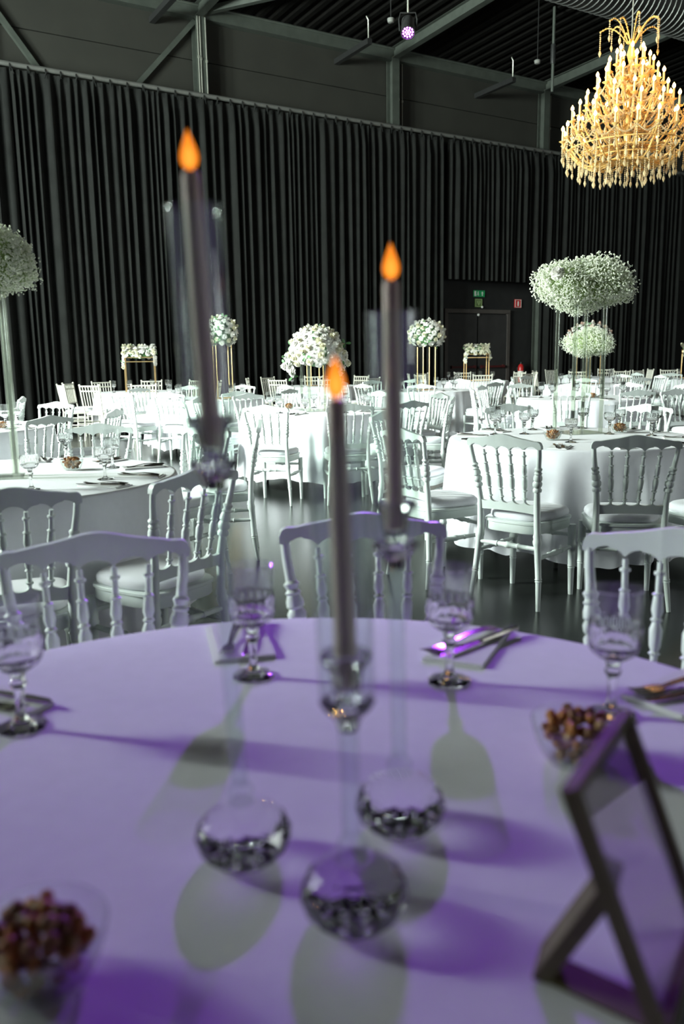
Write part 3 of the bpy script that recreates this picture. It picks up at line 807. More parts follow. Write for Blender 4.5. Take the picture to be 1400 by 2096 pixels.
def heap_positions(rnd):
    out = []
    for zc, rr, n in ((0.016, 0.026, 9), (0.028, 0.034, 13), (0.040, 0.040, 17), (0.047, 0.030, 12), (0.055, 0.034, 12), (0.061, 0.018, 7)):
        for k in range(n):
            a = 2 * PI * (k + rnd.random() * 0.5) / n; r = rr * (0.55 + 0.45 * ((k * 7) % n) / n) if k % 3 else rr
            out.append((r * cos(a), r * sin(a), zc + rnd.uniform(-0.003, 0.003)))
    return out
BUSY = []
def nut_bowl(key, X, Y, where, single=False, k=1.0):
    BUSY.append((X, Y))
    rnd = random.Random(int(X * 1000))
    o = obj('glass_bowl', BOWL); o.location = (X, Y, TZ + 0.0006); o.scale = (k, k, k)
    tag(o, 'small ribbed glass bowl of nuts ' + where, 'bowl', 'glass nut bowls')
    if single:
        for (x, y, z) in heap_positions(rnd):
            n = obj('nut', rnd.choice(NUTS)); n.location = (X + x * k, Y + y * k, TZ + 0.0006 + z * k); n.rotation_euler = (rnd.random() * 6, rnd.random() * 6, rnd.random() * 6)
            tag(n, 'roasted nut in the glass bowl ' + where, 'nut', 'nuts in the bowl ' + where)
    else:
        mb = MB(); hp = heap_positions(rnd); cnt = []
        for (x, y, z) in hp: mb.ball((x, y, z), 0.0085, 6, 4, (1, 0.8, 0.8)); cnt.append(len(mb.f))
        me = mb.mesh('nut_heap', 'nut_a'); me.materials.append(M['nut_b']); me.materials.append(M['nut_c'])
        per = 24
        for p in me.polygons: p.material_index = (p.index // per) % 3
        h = obj('nut_heap', me); h.location = (X, Y, TZ + 0.0006); h['kind'] = 'stuff'
        tag(h, 'roasted nuts heaped in the glass bowl ' + where, 'nuts')
nut_bowl('T0', 0.312, 1.045, 'beside the leaning glass frame', True, 1.06)
nut_bowl('T0', -0.272, 0.648, 'in the bottom left corner', True, 1.06)
p = at_z(148, 962, TZ); nut_bowl('T1', p.x, p.y, "on the left table under the baby's breath globe")
p = at_z(1131, 901, TZ); nut_bowl('T2', p.x, p.y, "on the right table, left of the clear tubes")
p = at_z(1268, 886, TZ); nut_bowl('T2', p.x, p.y, "on the right table, right of the clear tubes")
p = at_z(592, 838, TZ); nut_bowl('T3', p.x, p.y, 'on the middle table, left of the clear tubes')
p = at_z(690, 836, TZ); nut_bowl('T3', p.x, p.y, 'on the middle table, right of the clear tubes')
p = at_z(1212, 815, TZ); nut_bowl('T9', p.x, p.y, "under the smaller, farther baby's breath cloud")
p = at_z(4, 879, TZ); nut_bowl('T4', p.x, p.y, 'on the far left table cut by the frame')

# ------------------------------------------------------------------ goblets
def two_glass(me):
    me.materials.append(M['rimglass'])
    for p in me.polygons:
        if 0.152 < p.center.z < 0.1995: p.material_index = 1
    return me
def goblet():
    cut = lambda th, z: (0.045 * abs(cos(8 * th + 70 * z)) * abs(cos(8 * th - 70 * z)) if 0.095 < z < 0.150 else 0.0)
    outer = [(0.010, 0.0905), (0.022, 0.094), (0.031, 0.101), (0.0345, 0.1055), (0.0365, 0.110), (0.0378, 0.115), (0.0385, 0.120), (0.0388, 0.125), (0.0390, 0.130), (0.0390, 0.135), (0.0390, 0.140), (0.0388, 0.145), (0.0385, 0.150), (0.0385, 0.162), (0.0388, 0.180), (0.0395, 0.200)]
    inner = [(0.0378, 0.2005), (0.0372, 0.180), (0.0366, 0.150), (0.0362, 0.130), (0.034, 0.116), (0.026, 0.104), (0.014, 0.0985), (0.0, 0.0975)]
    bowl = MB().lathe(outer + inner, 48, mod=lambda th, z: cut(th, z))
    st = MB().lathe([(0.010, 0.0135), (0.0075, 0.022), (0.0062, 0.040), (0.0075, 0.058), (0.0085, 0.064), (0.0120, 0.068), (0.0125, 0.073), (0.0090, 0.078), (0.0115, 0.083), (0.0120, 0.087), (0.0100, 0.0900)], 12)
    ft = MB().lathe([(0.0, 0.0), (0.033, 0.0), (0.0355, 0.0015), (0.0355, 0.004), (0.028, 0.006), (0.016, 0.0085), (0.011, 0.0130), (0.0, 0.0130)], 48, mod=lambda th, z: 0.03 * cos(12 * th), cap=False)
    return [('bowl', two_glass(bowl.mesh('bowl', 'glass', True, 18))), ('stem', st.mesh('stem', 'glass', True, 30)), ('foot', ft.mesh('foot', 'glass', True, 25))]
GOB = goblet()
def put_goblet(key, X, Y):
    tx, ty = TABLES[key]
    ck = clock('g' + key, math.degrees(math.atan2(Y - ty, X - tx)))
    inst('crystal_goblet', GOB, (X, Y, TZ + 0.0005), random.random() * 6, 'cut crystal goblet at %s on the %s' % (ck, DESC[key]), 'goblet', 'crystal goblets')
T0G = [(-0.486, 1.172), (-0.157, 1.364), (0.177, 1.328), (0.404, 1.184)]
for X, Y in T0G: put_goblet('T0', X, Y)
for px, py in ((65, 1003), (137, 941), (216, 982), (231, 958)):
    p = at_z(px, py, TZ); put_goblet('T1', p.x, p.y)
for px, py in ((1013, 890), (1023, 881), (1073, 889), (1090, 880), (1168, 906), (1192, 877), (1247, 889), (1267, 881), (1333, 892), (1342, 884)):
    p = at_z(px, py, TZ); put_goblet('T2', p.x, p.y)
def goblets(key, n, a0, r=0.52):
    tx, ty = TABLES[key]
    for k in range(n):
        a = R(a0 + 360.0 * k / n + random.uniform(-5, 5))
        while any(math.hypot(tx + r * cos(a) - bx, ty + r * sin(a) - by) < 0.11 for bx, by in BUSY): a += 0.05
        put_goblet(key, tx + r * cos(a), ty + r * sin(a))
goblets('T3', 9, -60); goblets('T9', 9, -75); goblets('T4', 7, -20); goblets('T6', 8, 10); goblets('T7', 9, -100); goblets('T10', 7, 20)
goblets('T5', 8, -50); goblets('T13', 7, 30); goblets('T8', 7, -90); goblets('T15', 5, -60); goblets('T11', 4, 100)

# ------------------------------------------------------------------ napkins and cutlery
NAPK = MB(); NAPK.box((0, 0, 0.002), (0.112, 0.215, 0.004)); NAPK.box((0.003, -0.004, 0.0055), (0.104, 0.205, 0.003))
NAPK = NAPK.mesh('napkin', 'napkin', False)
def fork_parts():
    h = MB(); rows = []
    for t in (0, 0.1, 0.3, 0.6, 0.85, 1.0):
        y = -0.10 + 0.14 * t; w = lerp([(0, 0.009), (0.1, 0.0115), (0.5, 0.007), (1, 0.0045)], t); z = 0.003 + 0.006 * sin(PI * t)
        rows.append([(-w, y, z), (w, y, z), (w, y, z + 0.0025), (-w, y, z + 0.0025)])
    h.quad_strip(rows, True); n = len(rows) - 1
    h.f.append((3, 2, 1, 0)); h.f.append((4 * n, 4 * n + 1, 4 * n + 2, 4 * n + 3))
    d = MB(); rows = []
    for y, w, z in ((0.041, 0.0046, 0.003), (0.052, 0.011, 0.0015), (0.066, 0.0125, 0.001), (0.074, 0.0125, 0.0015)):
        rows.append([(-w, y, z), (w, y, z), (w, y, z + 0.002), (-w, y, z + 0.002)])
    d.quad_strip(rows, True); d.f.append((3, 2, 1, 0)); n = 3; d.f.append((12, 13, 14, 15))
    for k in range(4):
        x = -0.0105 + 0.007 * k; d.tube([(x, 0.073, 0.0025), (x, 0.09, 0.004), (x * 0.95, 0.106, 0.008)], [0.0017, 0.0016, 0.0009], 6)
    return [('handle', h.mesh('handle', 'steel', True, 30)), ('head', d.mesh('head', 'steel', True, 30))]
def knife_parts():
    h = MB().tube([(0, -0.115, 0.005), (0, -0.11, 0.005), (0, -0.06, 0.0055), (0, 0.0, 0.005)], [0.003, 0.0055, 0.0062, 0.0045], 8)
    b = MB(); rows = []
    for y, x0, x1 in ((0.001, -0.005, 0.005), (0.02, -0.008, 0.007), (0.07, -0.0095, 0.007), (0.105, -0.007, 0.006), (0.118, 0.001, 0.004)):
        rows.append([(x0, y, 0.0045), (x1, y, 0.004), (x1, y, 0.0058), (x0, y, 0.005)])
    b.quad_strip(rows, True); b.f.append((3, 2, 1, 0)); b.f.append((16, 17, 18, 19))
    return [('handle', h.mesh('handle', 'steel')), ('blade', b.mesh('blade', 'steel', False))]
FORK, KNIFE = fork_parts(), knife_parts()
def setting(key, cx, cy, ang, cross=18, knife=True, lab=None):
    tx, ty = TABLES[key]
    a = math.degrees(math.atan2(cy - ty, cx - tx)); ck = clock('n' + key, a)
    o = obj('folded_napkin', NAPK); o.location = (cx, cy, TZ + 0.0008); o.rotation_euler = (0, 0, R(ang - 90))
    tag(o, 'folded white paper napkin at %s on the %s' % (ck, DESC[key]), 'napkin', 'folded napkins')
    z = TZ + 0.0082
    inst('dinner_fork', FORK, (cx - 0.012 * cos(R(ang - 90)), cy - 0.012 * sin(R(ang - 90)), z), R(ang - 90 + cross + 180), 'steel fork on the napkin at %s, %s' % (ck, DESC[key]), 'fork', 'dinner forks')
    if knife:
        inst('dinner_knife', KNIFE, (cx + 0.026 * cos(R(ang - 90)), cy + 0.026 * sin(R(ang - 90)), z), R(ang - 90 + cross + 180), 'steel knife on the napkin at %s, %s' % (ck, DESC[key]), 'knife', 'dinner knives')
setting('T0', -0.203, 1.545, 103, -14); setting('T0', 0.235, 1.503, 66, -24); setting('T0', 0.560, 1.272, 36, -14); setting('T0', -0.585, 1.262, 148, 10)
def settings(key, angs, r=0.67):
    tx, ty = TABLES[key]
    for a in angs: setting(key, tx + r * cos(R(a)), ty + r * sin(R(a)), a + random.uniform(-6, 6), random.choice((-16, 14)))
settings('T1', [-66, -30, -4, 26, 60, 96]); settings('T2', [-165, -138, -112, -82, -50, -18, 90, 130, 165, 40])
settings('T3', [-110, -78, -44, -14, 190]); settings('T9', [-110, -80, -50, 175]); settings('T4', [-50, -15, 20]); settings('T7', [-110, -70]); settings('T6', [-100, -60, -20])

# ------------------------------------------------------------------ candle holders
def holder(X, Y, stem_top, tilt, lab, clab, rz):
    """stem_top: height of the lower drip dish above the cloth"""
    e = empty('crystal_candle_holder', (X, Y, TZ + 0.0006), 0, (R(tilt[1]), R(-tilt[0]), 0)); tag(e, lab, 'candle holder', 'hurricane candle holders')
    b = MB(); nf = 14
    rows = []
    for i, (r, z) in enumerate(((0.026, 0.0), (0.040, 0.006), (0.050, 0.017), (0.0535, 0.030), (0.049, 0.043), (0.037, 0.055), (0.016, 0.066))):
        rows.append([(r * cos(2 * PI * (k + 0.5 * (i % 2)) / nf), r * sin(2 * PI * (k + 0.5 * (i % 2)) / nf), z) for k in range(nf)])
    base_i = len(b.v)
    for r in rows: b.v += r
    for i in range(6):
        for k in range(nf):
            k2 = (k + 1) % nf; a0, a1 = i * nf + k, i * nf + k2; c0, c1 = (i + 1) * nf + k, (i + 1) * nf + k2
            if i % 2 == 0: b.f += [(a0, a1, c0), (a1, c1, c0)]
            else: b.f += [(a0, a1, c1), (a0, c1, c0)]
    b.f.append(tuple(range(nf))[::-1]); b.f.append(tuple(6 * nf + k for k in range(nf)))
    obj('faceted_base', b.mesh('faceted_base', 'glass', False), e)
    obj('collar', MB().lathe([(0.0145, 0.0665), (0.0145, 0.082), (0.011, 0.088)], 16).mesh('collar', 'thin'), e)
    obj('stem', MB().lathe([(0.0095, 0.0885), (0.0095, stem_top - 0.024), (0.0080, stem_top - 0.024), (0.0080, 0.0885)], 16, cap=False).mesh('stem', 'thin'), e)
    z = stem_top
    cup = MB().lathe([(0.0095, z - 0.0235), (0.013, z - 0.012), (0.024, z), (0.0265, z + 0.004), (0.024, z + 0.006), (0.014, z + 0.007), (0.012, z + 0.013), (0.0145, z + 0.022), (0.017, z + 0.036), (0.023, z + 0.044), (0.0245, z + 0.049), (0.0225, z + 0.051), (0.0125, z + 0.0505), (0.0118, z + 0.020), (0.0, z + 0.019)], 12)
    obj('drip_cup', cup.mesh('drip_cup', 'glass', False), e)
    zc = z + 0.0065
    ch = MB().lathe([(0.0268, zc), (0.0275, zc + 0.24), (0.0255, zc + 0.2405), (0.0250, zc + 0.0005)], 36)
    o = obj('glass_chimney', MB().lathe([(0.0260, zc), (0.0275, zc + 0.245), (0.0257, zc + 0.2455), (0.0245, zc)], 40, cap=False).mesh('glass_chimney', 'thin'), e)
    c = empty('taper_candle', (0, 0, 0)); tag(c, clab, 'candle', 'flame-tipped candles')
    mw = Matrix.Translation((X, Y, TZ + 0.0006)) @ Euler((R(tilt[1]), R(-tilt[0]), 0)).to_matrix().to_4x4() @ Matrix.Translation((0, 0, z + 0.0205))
    c.matrix_world = mw
    obj('wax_body', MB().lathe([(0.0105, 0.0), (0.0100, 0.14), (0.0085, 0.258), (0.0072, 0.262), (0.0, 0.263)], 20).mesh('wax_body', 'candle'), c)
    fz = 0.2635
    obj('flame_tip', MB().lathe([(0.002, fz), (0.0068, fz + 0.004), (0.0086, fz + 0.010), (0.0078, fz + 0.016), (0.0050, fz + 0.024), (0.0022, fz + 0.031), (0.0, fz + 0.037)], 16).mesh('flame_tip', 'flame'), c)
    o2 = [x for x in c.children if x.name.startswith('flame_tip')][0]
    obj('flame_glow', MB().lathe([(0.001, fz + 0.003), (0.0042, fz + 0.007), (0.0048, fz + 0.011), (0.003, fz + 0.017), (0.0, fz + 0.022)], 12).mesh('flame_glow', 'core'), o2)
    return e
holder(-0.112, 0.832, 0.434, (2.2, -0.3), 'tallest crystal candle holder with glass chimney, left of the three', 'grey taper candle with orange flame tip in the tallest holder', 0.2)
holder(0.007, 0.728, 0.222, (1.2, 0.2), 'shortest crystal candle holder with glass chimney, nearest of the three', 'grey taper candle with orange flame tip in the shortest holder', 0.7)
holder(0.063, 0.889, 0.335, (0.8, 0.0), 'middle-height crystal candle holder with glass chimney, right of the three', 'grey taper candle with orange flame tip in the middle-height holder', 1.1)

# ------------------------------------------------------------------ leaning glass frame
fD = Vector((0.2465, 0.5708, TZ + 0.002)); fC = Vector((0.3311, 0.7040, TZ + 0.002)); fv = Vector((-0.0790, -0.0012, 0.2174))
fr = empty('picture_frame', fD); tag(fr, 'leaning brass-edged glass frame on the front table, bottom right', 'frame')
dx = fC - fD; ux = dx.normalized(); uz = fv.normalized(); nn = ux.cross(uz).normalized()
def fbar(a, b, nme, w=0.008, h=0.013):
    m = MB(); a, b = Vector(a), Vector(b); d = (b - a).normalized(); x = d.cross(nn).normalized()
    Mx = Matrix((x, d, nn)).transposed(); m.box((a + b) / 2, (w, (b - a).length + w, h), Mx)
    obj(nme, m.mesh(nme, 'brass', False), fr)
lift = Vector((0, 0, 0.005))
q00, q10, q11, q01 = lift, dx + lift, dx + fv, fv
fbar(q00, q10, 'bottom_bar'); fbar(q01, q11, 'top_bar'); fbar(q00, q01, 'side_bar'); fbar(q10, q11, 'side_bar')
m = MB(); Mx = Matrix((ux, uz, nn)).transposed(); m.box(q00 + dx / 2 + fv / 2, (dx.length - 0.006, fv.length - 0.006, 0.003), Mx)
obj('glass_pane', m.mesh('glass_pane', thin_glass('framed_glass', (0.80, 0.74, 0.82), 0.02, 1.9), False), fr)
foot = at_z(1098, 2006, TZ + 0.003) - fD
mid = dx * 0.5
fw = ux * 0.017
def strip(pts, th):
    mb = MB(); nvec = Vector((0, 0, 1))
    for a, b in zip(pts, pts[1:]):
        mb.beam(a, b, 0.034, th, nn)
    return mb.mesh('easel_leg', 'brass', False)
up_p = dx * 0.14 + fv * 0.62 - nn * 0.002
foot_c = Vector((foot.x, foot.y, 0.003)) + dx * 0.12
obj('easel_leg', strip([up_p, foot_c], 0.014), fr)
m = MB(); m.beam(foot_c, dx * 0.14 + Vector((0, 0, 0.003)), 0.034, 0.003)
obj('easel_base', m.mesh('easel_base', 'brass', False), fr)

# ------------------------------------------------------------------ flower heads
def petal_rows(mb, az, L, wd, lift, curl, base_r=0.004, z0=0.0):
    rows = []
    ca, sa = cos(az), sin(az)
    for t in (0.0, 0.35, 0.7, 1.0):
        w = wd * lerp([(0, 0.25), (0.35, 0.85), (0.7, 1.0), (1.0, 0.35)], t)
        r = base_r + L * t; z = z0 + lift * t - curl * t * t
        row = []
        for k in (-1, 0, 1):
            cup = 0.18 * w * (1 - abs(k)) * -1
            row.append((ca * r - sa * w * k, sa * r + ca * w * k, z + cup))
        rows.append(row)
    mb.quad_strip(rows, False)
def orchid(m_, name):
    mb = MB()
    for k in range(5): petal_rows(mb, 2 * PI * k / 5, 0.036, 0.019, 0.012, 0.016)
    for k in range(3): petal_rows(mb, 2 * PI * k / 3 + 0.4, 0.018, 0.010, 0.016, 0.004, 0.002, 0.004)
    return mb.mesh(name, m_, True, 80)
def rose(m_, name):
    mb = MB()
    for ring_, (n, L, wd, lift, curl, z0) in enumerate(((6, 0.034, 0.022, 0.016, 0.022, 0.0), (5, 0.026, 0.019, 0.026, 0.016, 0.003), (5, 0.016, 0.014, 0.030, 0.008, 0.006), (3, 0.008, 0.009, 0.034, 0.002, 0.007))):
        for k in range(n): petal_rows(mb, 2 * PI * k / n + ring_ * 0.6, L, wd, lift, curl, 0.002, z0)
    return mb.mesh(name, m_, True, 80)
def leafm():
    mb = MB()
    for az, L in ((0.0, 0.055), (2.2, 0.045), (4.1, 0.05)): petal_rows(mb, az, L, 0.013, 0.022, 0.012)
    return mb.mesh('leaf', 'leaf', True, 80)
FL = {'white': [orchid('petal', 'flower'), rose('petal', 'flower'), orchid('petal', 'flower'), rose('cream', 'flower')],
      'blush': [rose('blush', 'flower'), rose('petal', 'flower'), orchid('petal', 'flower')],
      'cream': [rose('cream', 'flower'), orchid('petal', 'flower'), orchid('cream', 'flower')]}
LEAF = leafm()
BUNCH_CORE = {}
def flower_cloud(e, pts, kinds, k, rnd, leaf_every=6):
    """pts: (position, outward normal) in the thing's frame"""
    for i, (p, nrm) in enumerate(pts):
        mw = Matrix.Translation(p) @ rotto(nrm) @ Matrix.Rotation(rnd.random() * 6, 4, 'Z') @ Matrix.Scale(k * rnd.uniform(0.85, 1.2), 4)
        obj('flower', rnd.choice(FL[kinds]), e, mw)
        if i % leaf_every == 0:
            n2 = (Vector(nrm) + Vector((rnd.uniform(-0.7, 0.7), rnd.uniform(-0.7, 0.7), rnd.uniform(-0.7, 0.3)))).normalized()
            obj('leaf', LEAF, e, Matrix.Translation(Vector(p) + Vector(nrm) * 0.005) @ rotto(n2) @ Matrix.Scale(k * 1.0, 4))
def core(e, rx, ry, rz, zc):
    obj('foam_core', MB().ball((0, 0, zc), 1.0, 16, 10, (rx, ry, rz)).mesh('foam_core', 'leaf'), e)
def dome_pts(n, rx, ry, rz, zc, zmin=-0.35):
    out = []
    for i in range(n):
        z = 1 - (1 - zmin) * (i + 0.5) / n; a = i * 2.39996
        r = math.sqrt(max(0, 1 - z * z)); d = Vector((r * cos(a), r * sin(a), z))
        nrm = Vector((d.x / rx, d.y / ry, d.z / rz)).normalized()
        out.append((Vector((d.x * rx, d.y * ry, zc + d.z * rz)), nrm))
    return out
def tube_stand(e, H, side, rot, rad=0.015, plate=0.16):
    ca, sa = cos(rot), sin(rot)
    for k in range(4):
        x, y = ((-1, -1), (1, -1), (1, 1), (-1, 1))[k]; x *= side / 2; y *= side / 2
        X, Y = x * ca - y * sa, x * sa + y * ca
        obj('clear_tube', MB().lathe([(rad, 0.008), (rad, H), (rad - 0.004, H), (rad - 0.004, 0.008)], 16, (X, Y, 0), cap=False).mesh('clear_tube', 'acrylic'), e)
    m = MB(); m.box((0, 0, 0.004), (side + 0.07, side + 0.07, 0.007), Matrix.Rotation(rot, 3, 'Z'))
    obj('base_plate', m.mesh('base_plate', 'acrylic', False), e)
    m = MB(); m.box((0, 0, H + 0.004), (side + 0.06, side + 0.06, 0.007), Matrix.Rotation(rot, 3, 'Z'))
    obj('top_plate', m.mesh('top_plate', 'acrylic', False), e)
def gyps(e, rx, ry, rz, zc, n, seed, rots=0.0):
    """baby's breath: uncountable buds on hair stems round a soft green core"""
    rnd = random.Random(seed); st = MB(); bd = MB()
    cr, sr = cos(rots), sin(rots)
    def tr(d, k): 
        x, y, z = d.x * rx * k, d.y * ry * k, d.z * rz * k
        return Vector((x * cr - y * sr, x * sr + y * cr, zc + z))
    for i in range(n):
        z = 1 - 2 * (i + 0.5) / n; a = i * 2.39996 + rnd.uniform(-0.3, 0.3); r = math.sqrt(max(0, 1 - z * z))
        d = Vector((r * cos(a), r * sin(a), z))
        lump = 1 + 0.09 * sin(5 * d.x + 2 * d.z + seed) + 0.07 * sin(7 * d.y - 3 * d.z)
        if d.z < -0.55: lump *= 0.9
        kk = lump * (rnd.uniform(0.80, 1.0) if rnd.random() < 0.82 else rnd.uniform(0.98, 1.10))
        q = tr(d, kk); q0 = tr(d, 0.72)
        q0 += Vector((rnd.uniform(-.02, .02), rnd.uniform(-.02, .02), rnd.uniform(-.02, .02)))
        br = rnd.uniform(0.0042, 0.0066)
        bd.octa((q.x, q.y, q.z), br)
        bd.octa((q.x + rnd.uniform(-.008, .008), q.y + rnd.uniform(-.008, .008), q.z + rnd.uniform(-.008, .008)), br * 0.8)
        if i % 2 == 0:
            b = len(st.v); w = 0.0009
            st.v += [(q0.x - w, q0.y, q0.z), (q0.x + w, q0.y + w, q0.z), (q0.x, q0.y - w, q0.z + w), (q.x - w, q.y, q.z), (q.x + w, q.y + w, q.z), (q.x, q.y - w, q.z + w)]
            st.f += [(b, b + 1, b + 4, b + 3), (b + 1, b + 2, b + 5, b + 4), (b + 2, b, b + 3, b + 5)]
    o = obj('bud_cloud', bd.mesh('bud_cloud', 'bud'), e); o['kind'] = 'stuff'
    o = obj('stem_cloud', st.mesh('stem_cloud', 'stem'), e); o['kind'] = 'stuff'
    obj('foam_core', MB().ball((0, 0, zc), 1.0, 20, 12, (rx * 0.74, ry * 0.74, rz * 0.74)).mesh('foam_core', 'stem'), e) if not rots else obj('foam_core', MB().ball((0, 0, 0), 1.0, 20, 12, (rx * 0.74, ry * 0.74, rz * 0.74)).mesh('foam_core', 'stem'), e, Matrix.Translation((0, 0, zc)) @ Matrix.Rotation(rots, 4, 'Z'))
# left table: globe
X, Y = TABLES['T1']; X += 0.01
zt, zb = z_at(X, Y, 458) - TZ, z_at(X, Y, 622) - TZ
e = empty('flower_centrepiece', (X, Y, TZ + 0.0008)); tag(e, "tall clear-tube stand with a baby's breath globe at the left edge", 'centrepiece', "baby's breath centrepieces")
tube_stand(e, zb + 0.05, 0.10, 0.3, 0.016); gyps(e, 0.205, 0.205, (zt - zb) / 2 * 0.97, (zt + zb) / 2, 5200, 11)
# right table: wide cloud
p = at_z(1181, 886, TZ); X, Y = p.x, p.y
zt, zb = z_at(X, Y, 528) - TZ, z_at(X, Y, 644) - TZ
e = empty('flower_centrepiece', (X, Y, TZ + 0.0008)); tag(e, "four clear tubes bearing a wide baby's breath cloud with one white rose", 'centrepiece', "baby's breath centrepieces")
tube_stand(e, zb + 0.05, 0.225, R(17), 0.0155); gyps(e, 0.325, 0.24, (zt - zb) / 2, (zt + zb) / 2, 6500, 23)
obj('rose', rose('petal', 'rose'), e, Matrix.Translation((-0.215, -0.165, (zt + zb) / 2 + 0.075)) @ rotto((-0.5, -0.75, 0.42)) @ Matrix.Scale(1.35, 4))
# farther cloud
p = at_z(1203, 813, TZ); X, Y = p.x, p.y
zt, zb = z_at(X, Y, 672) - TZ, z_at(X, Y, 733) - TZ
e = empty('flower_centrepiece', (X, Y, TZ + 0.0008)); tag(e, "four clear tubes bearing the smaller, farther baby's breath cloud", 'centrepiece', "baby's breath centrepieces")
tube_stand(e, zb + 0.04, 0.26, R(24), 0.0155); gyps(e, 0.31, 0.25, (zt - zb) / 2, (zt + zb) / 2, 4200, 31)
# middle table: orchid dome
X, Y = TABLES['T3']; X -= 0.02
zt = z_at(X, Y, 668) - TZ; zb = z_at(X, Y, 742) - TZ; zl = z_at(X, Y, 768) - TZ
e = empty('flower_centrepiece', (X, Y, TZ + 0.0008)); tag(e, 'four clear tubes bearing a white orchid and rose dome with green leaves', 'centrepiece', 'flower domes')
rnd = random.Random(5)
tube_stand(e, zb + 0.02, 0.26, R(20), 0.0155); core(e, 0.17, 0.15, (zt - zb) * 0.45, zb + 0.12)
pts = dome_pts(150, 0.275, 0.25, (zt - zb) * 0.80, zb + (zt - zb) * 0.18, -0.3)
for sgn in (-1, 1):
    for k in range(13):
        t = k / 12
        pts.append((Vector((sgn * (0.25 + 0.05 * sin(t * 3)) + rnd.uniform(-0.035, 0.035), -0.06 + rnd.uniform(-0.07, 0.07), zb + 0.12 - t * (0.12 + zb - zl - 0.02))), Vector((sgn * 0.8, -0.5, 0.1))))
flower_cloud(e, pts, 'white', 1.12, rnd, 9)
for (x, z) in ((-0.33, zb - 0.01), (-0.25, zl - 0.01), (0.30, zb + 0.19), (0.23, zl + 0.03), (0.20, zl + 0.07)):
    obj('leaf', LEAF, e, Matrix.Translation((x, -0.08, z)) @ rotto((x, -0.6, 0.2)) @ Matrix.Scale(1.1, 4))
# gold leg stands with flower domes
def gold_dome(key, dx, dy, px_top, px_bot, half, kinds, n, lab, seed, leg=0.22, k=1.15):
    X, Y = TABLES[key]; X += dx; Y += dy
    zt = z_at(X, Y, px_top) - TZ; zb = z_at(X, Y, px_bot) - TZ
    rnd = random.Random(seed)
    e = empty('flower_centrepiece', (X, Y, TZ + 0.0008)); tag(e, lab, 'centrepiece', 'flower domes')
    for x, y in ((-1, -1), (1, -1), (1, 1), (-1, 1)):
        a = 0.35; xx, yy = (x * cos(a) - y * sin(a)) * leg / 2, (x * sin(a) + y * cos(a)) * leg / 2
        obj('gold_leg', MB().tube([(xx, yy, 0.0), (xx, yy, zb + 0.06)], 0.0075, 8).mesh('gold_leg', 'gold'), e)
    m = MB(); 
    for z in (0.006,):
        c4 = [((x * cos(0.35) - y * sin(0.35)) * leg / 2, (x * sin(0.35) + y * cos(0.35)) * leg / 2, z) for x, y in ((-1, -1), (1, -1), (1, 1), (-1, 1))]
        for a, b in zip(c4, c4[1:] + c4[:1]): m.tube([a, b], 0.006, 6)
    obj('gold_ring', m.mesh('gold_ring', 'gold'), e)
    core(e, half * 0.62, half * 0.62, (zt - zb) * 0.34, (zt + zb) / 2)
    flower_cloud(e, dome_pts(n, half * 0.88, half * 0.88, (zt - zb) / 2 * 0.92, (zt + zb) / 2, -0.75), kinds, k, rnd, 7)
gold_dome('T7', 0.02, 0.0, 652, 718, 0.33, 'white', 85, 'gold legs bearing a round white bouquet, right of the tall candles', 41)
gold_dome('T6', 0.25, 0.0, 645, 716, 0.25, 'white', 60, 'gold legs bearing a white bouquet behind the tallest candle', 42)
gold_dome('T10', -0.03, 0.0, 657, 728, 0.46, 'blush', 100, "gold legs bearing a blush and white dome behind the baby's breath", 43, 0.3)
gold_dome('T13', -0.05, 0.0, 690, 735, 0.28, 'white', 40, 'gold legs behind the white orchid dome', 44, 0.26)
# gold garland stands
def garland(key, dx, px_top, px_bot, width, kinds, lab, seed, n=110):
    X, Y = TABLES[key]; X += dx
    zt = z_at(X, Y, px_top) - TZ; zb = z_at(X, Y, px_bot) - TZ
    rnd = random.Random(seed)
    e = empty('flower_stand', (X, Y, TZ + 0.0008), R(8)); tag(e, lab, 'flower stand', 'gold garland stands')
    w, d = width / 2, 0.09
    ztop = (zt + zb) / 2
    for x in (-w, w):
        for y in (-d, d):
            obj('gold_leg', MB().box((x, y, ztop / 2), (0.018, 0.018, ztop)).mesh('gold_leg', 'gold', False), e)
    m = MB()
    for z in (ztop - 0.009, ztop - 0.085, 0.009):
        for y in (-d, d): m.box((0, y, z), (2 * w - 0.018, 0.016, 0.016))
        for x in (-w, w): m.box((x, 0, z), (0.016, 2 * d - 0.018, 0.016))
    obj('gold_crossbars', m.mesh('gold_crossbars', 'gold', False), e)
    pts = []
    for i in range(n):
        t = rnd.uniform(-1, 1); a = rnd.uniform(-0.2, PI + 0.2)
        pts.append((Vector((t * w * 1.05, -cos(a) * 0.10, ztop + 0.03 + sin(a) * (zt - ztop) * 0.85)), Vector((t * 0.4, -cos(a), 0.3 + sin(a)))))
    for s_ in (-1, 1):
        for k in range(5): pts.append((Vector((s_ * (w + 0.02), -0.09 + rnd.uniform(-0.03, 0.05), ztop - 0.01 - 0.035 * k * (1.2 if s_ < 0 else 0.8))), Vector((s_ * 0.7, -0.7, 0.1))))
    core_ = MB().ball((0, 0, ztop + 0.03), 1.0, 14, 8, (w * 0.85, 0.05, (zt - ztop) * 0.35))
    obj('foam_core', core_.mesh('foam_core', 'leaf'), e)
    flower_cloud(e, pts, kinds, 1.1, rnd, 8)
garland('T5', 0.0, 709, 752, 0.52, 'white', 'gold frame stand with a white flower garland, back left', 51)
garland('T8', 0.10, 706, 742, 0.52, 'cream', 'gold frame stand with a cream flower garland before the exit door', 52)
garland('T11', 0.0, 700, 728, 0.52, 'cream', 'gold frame stand with a cream garland at the right edge', 53)

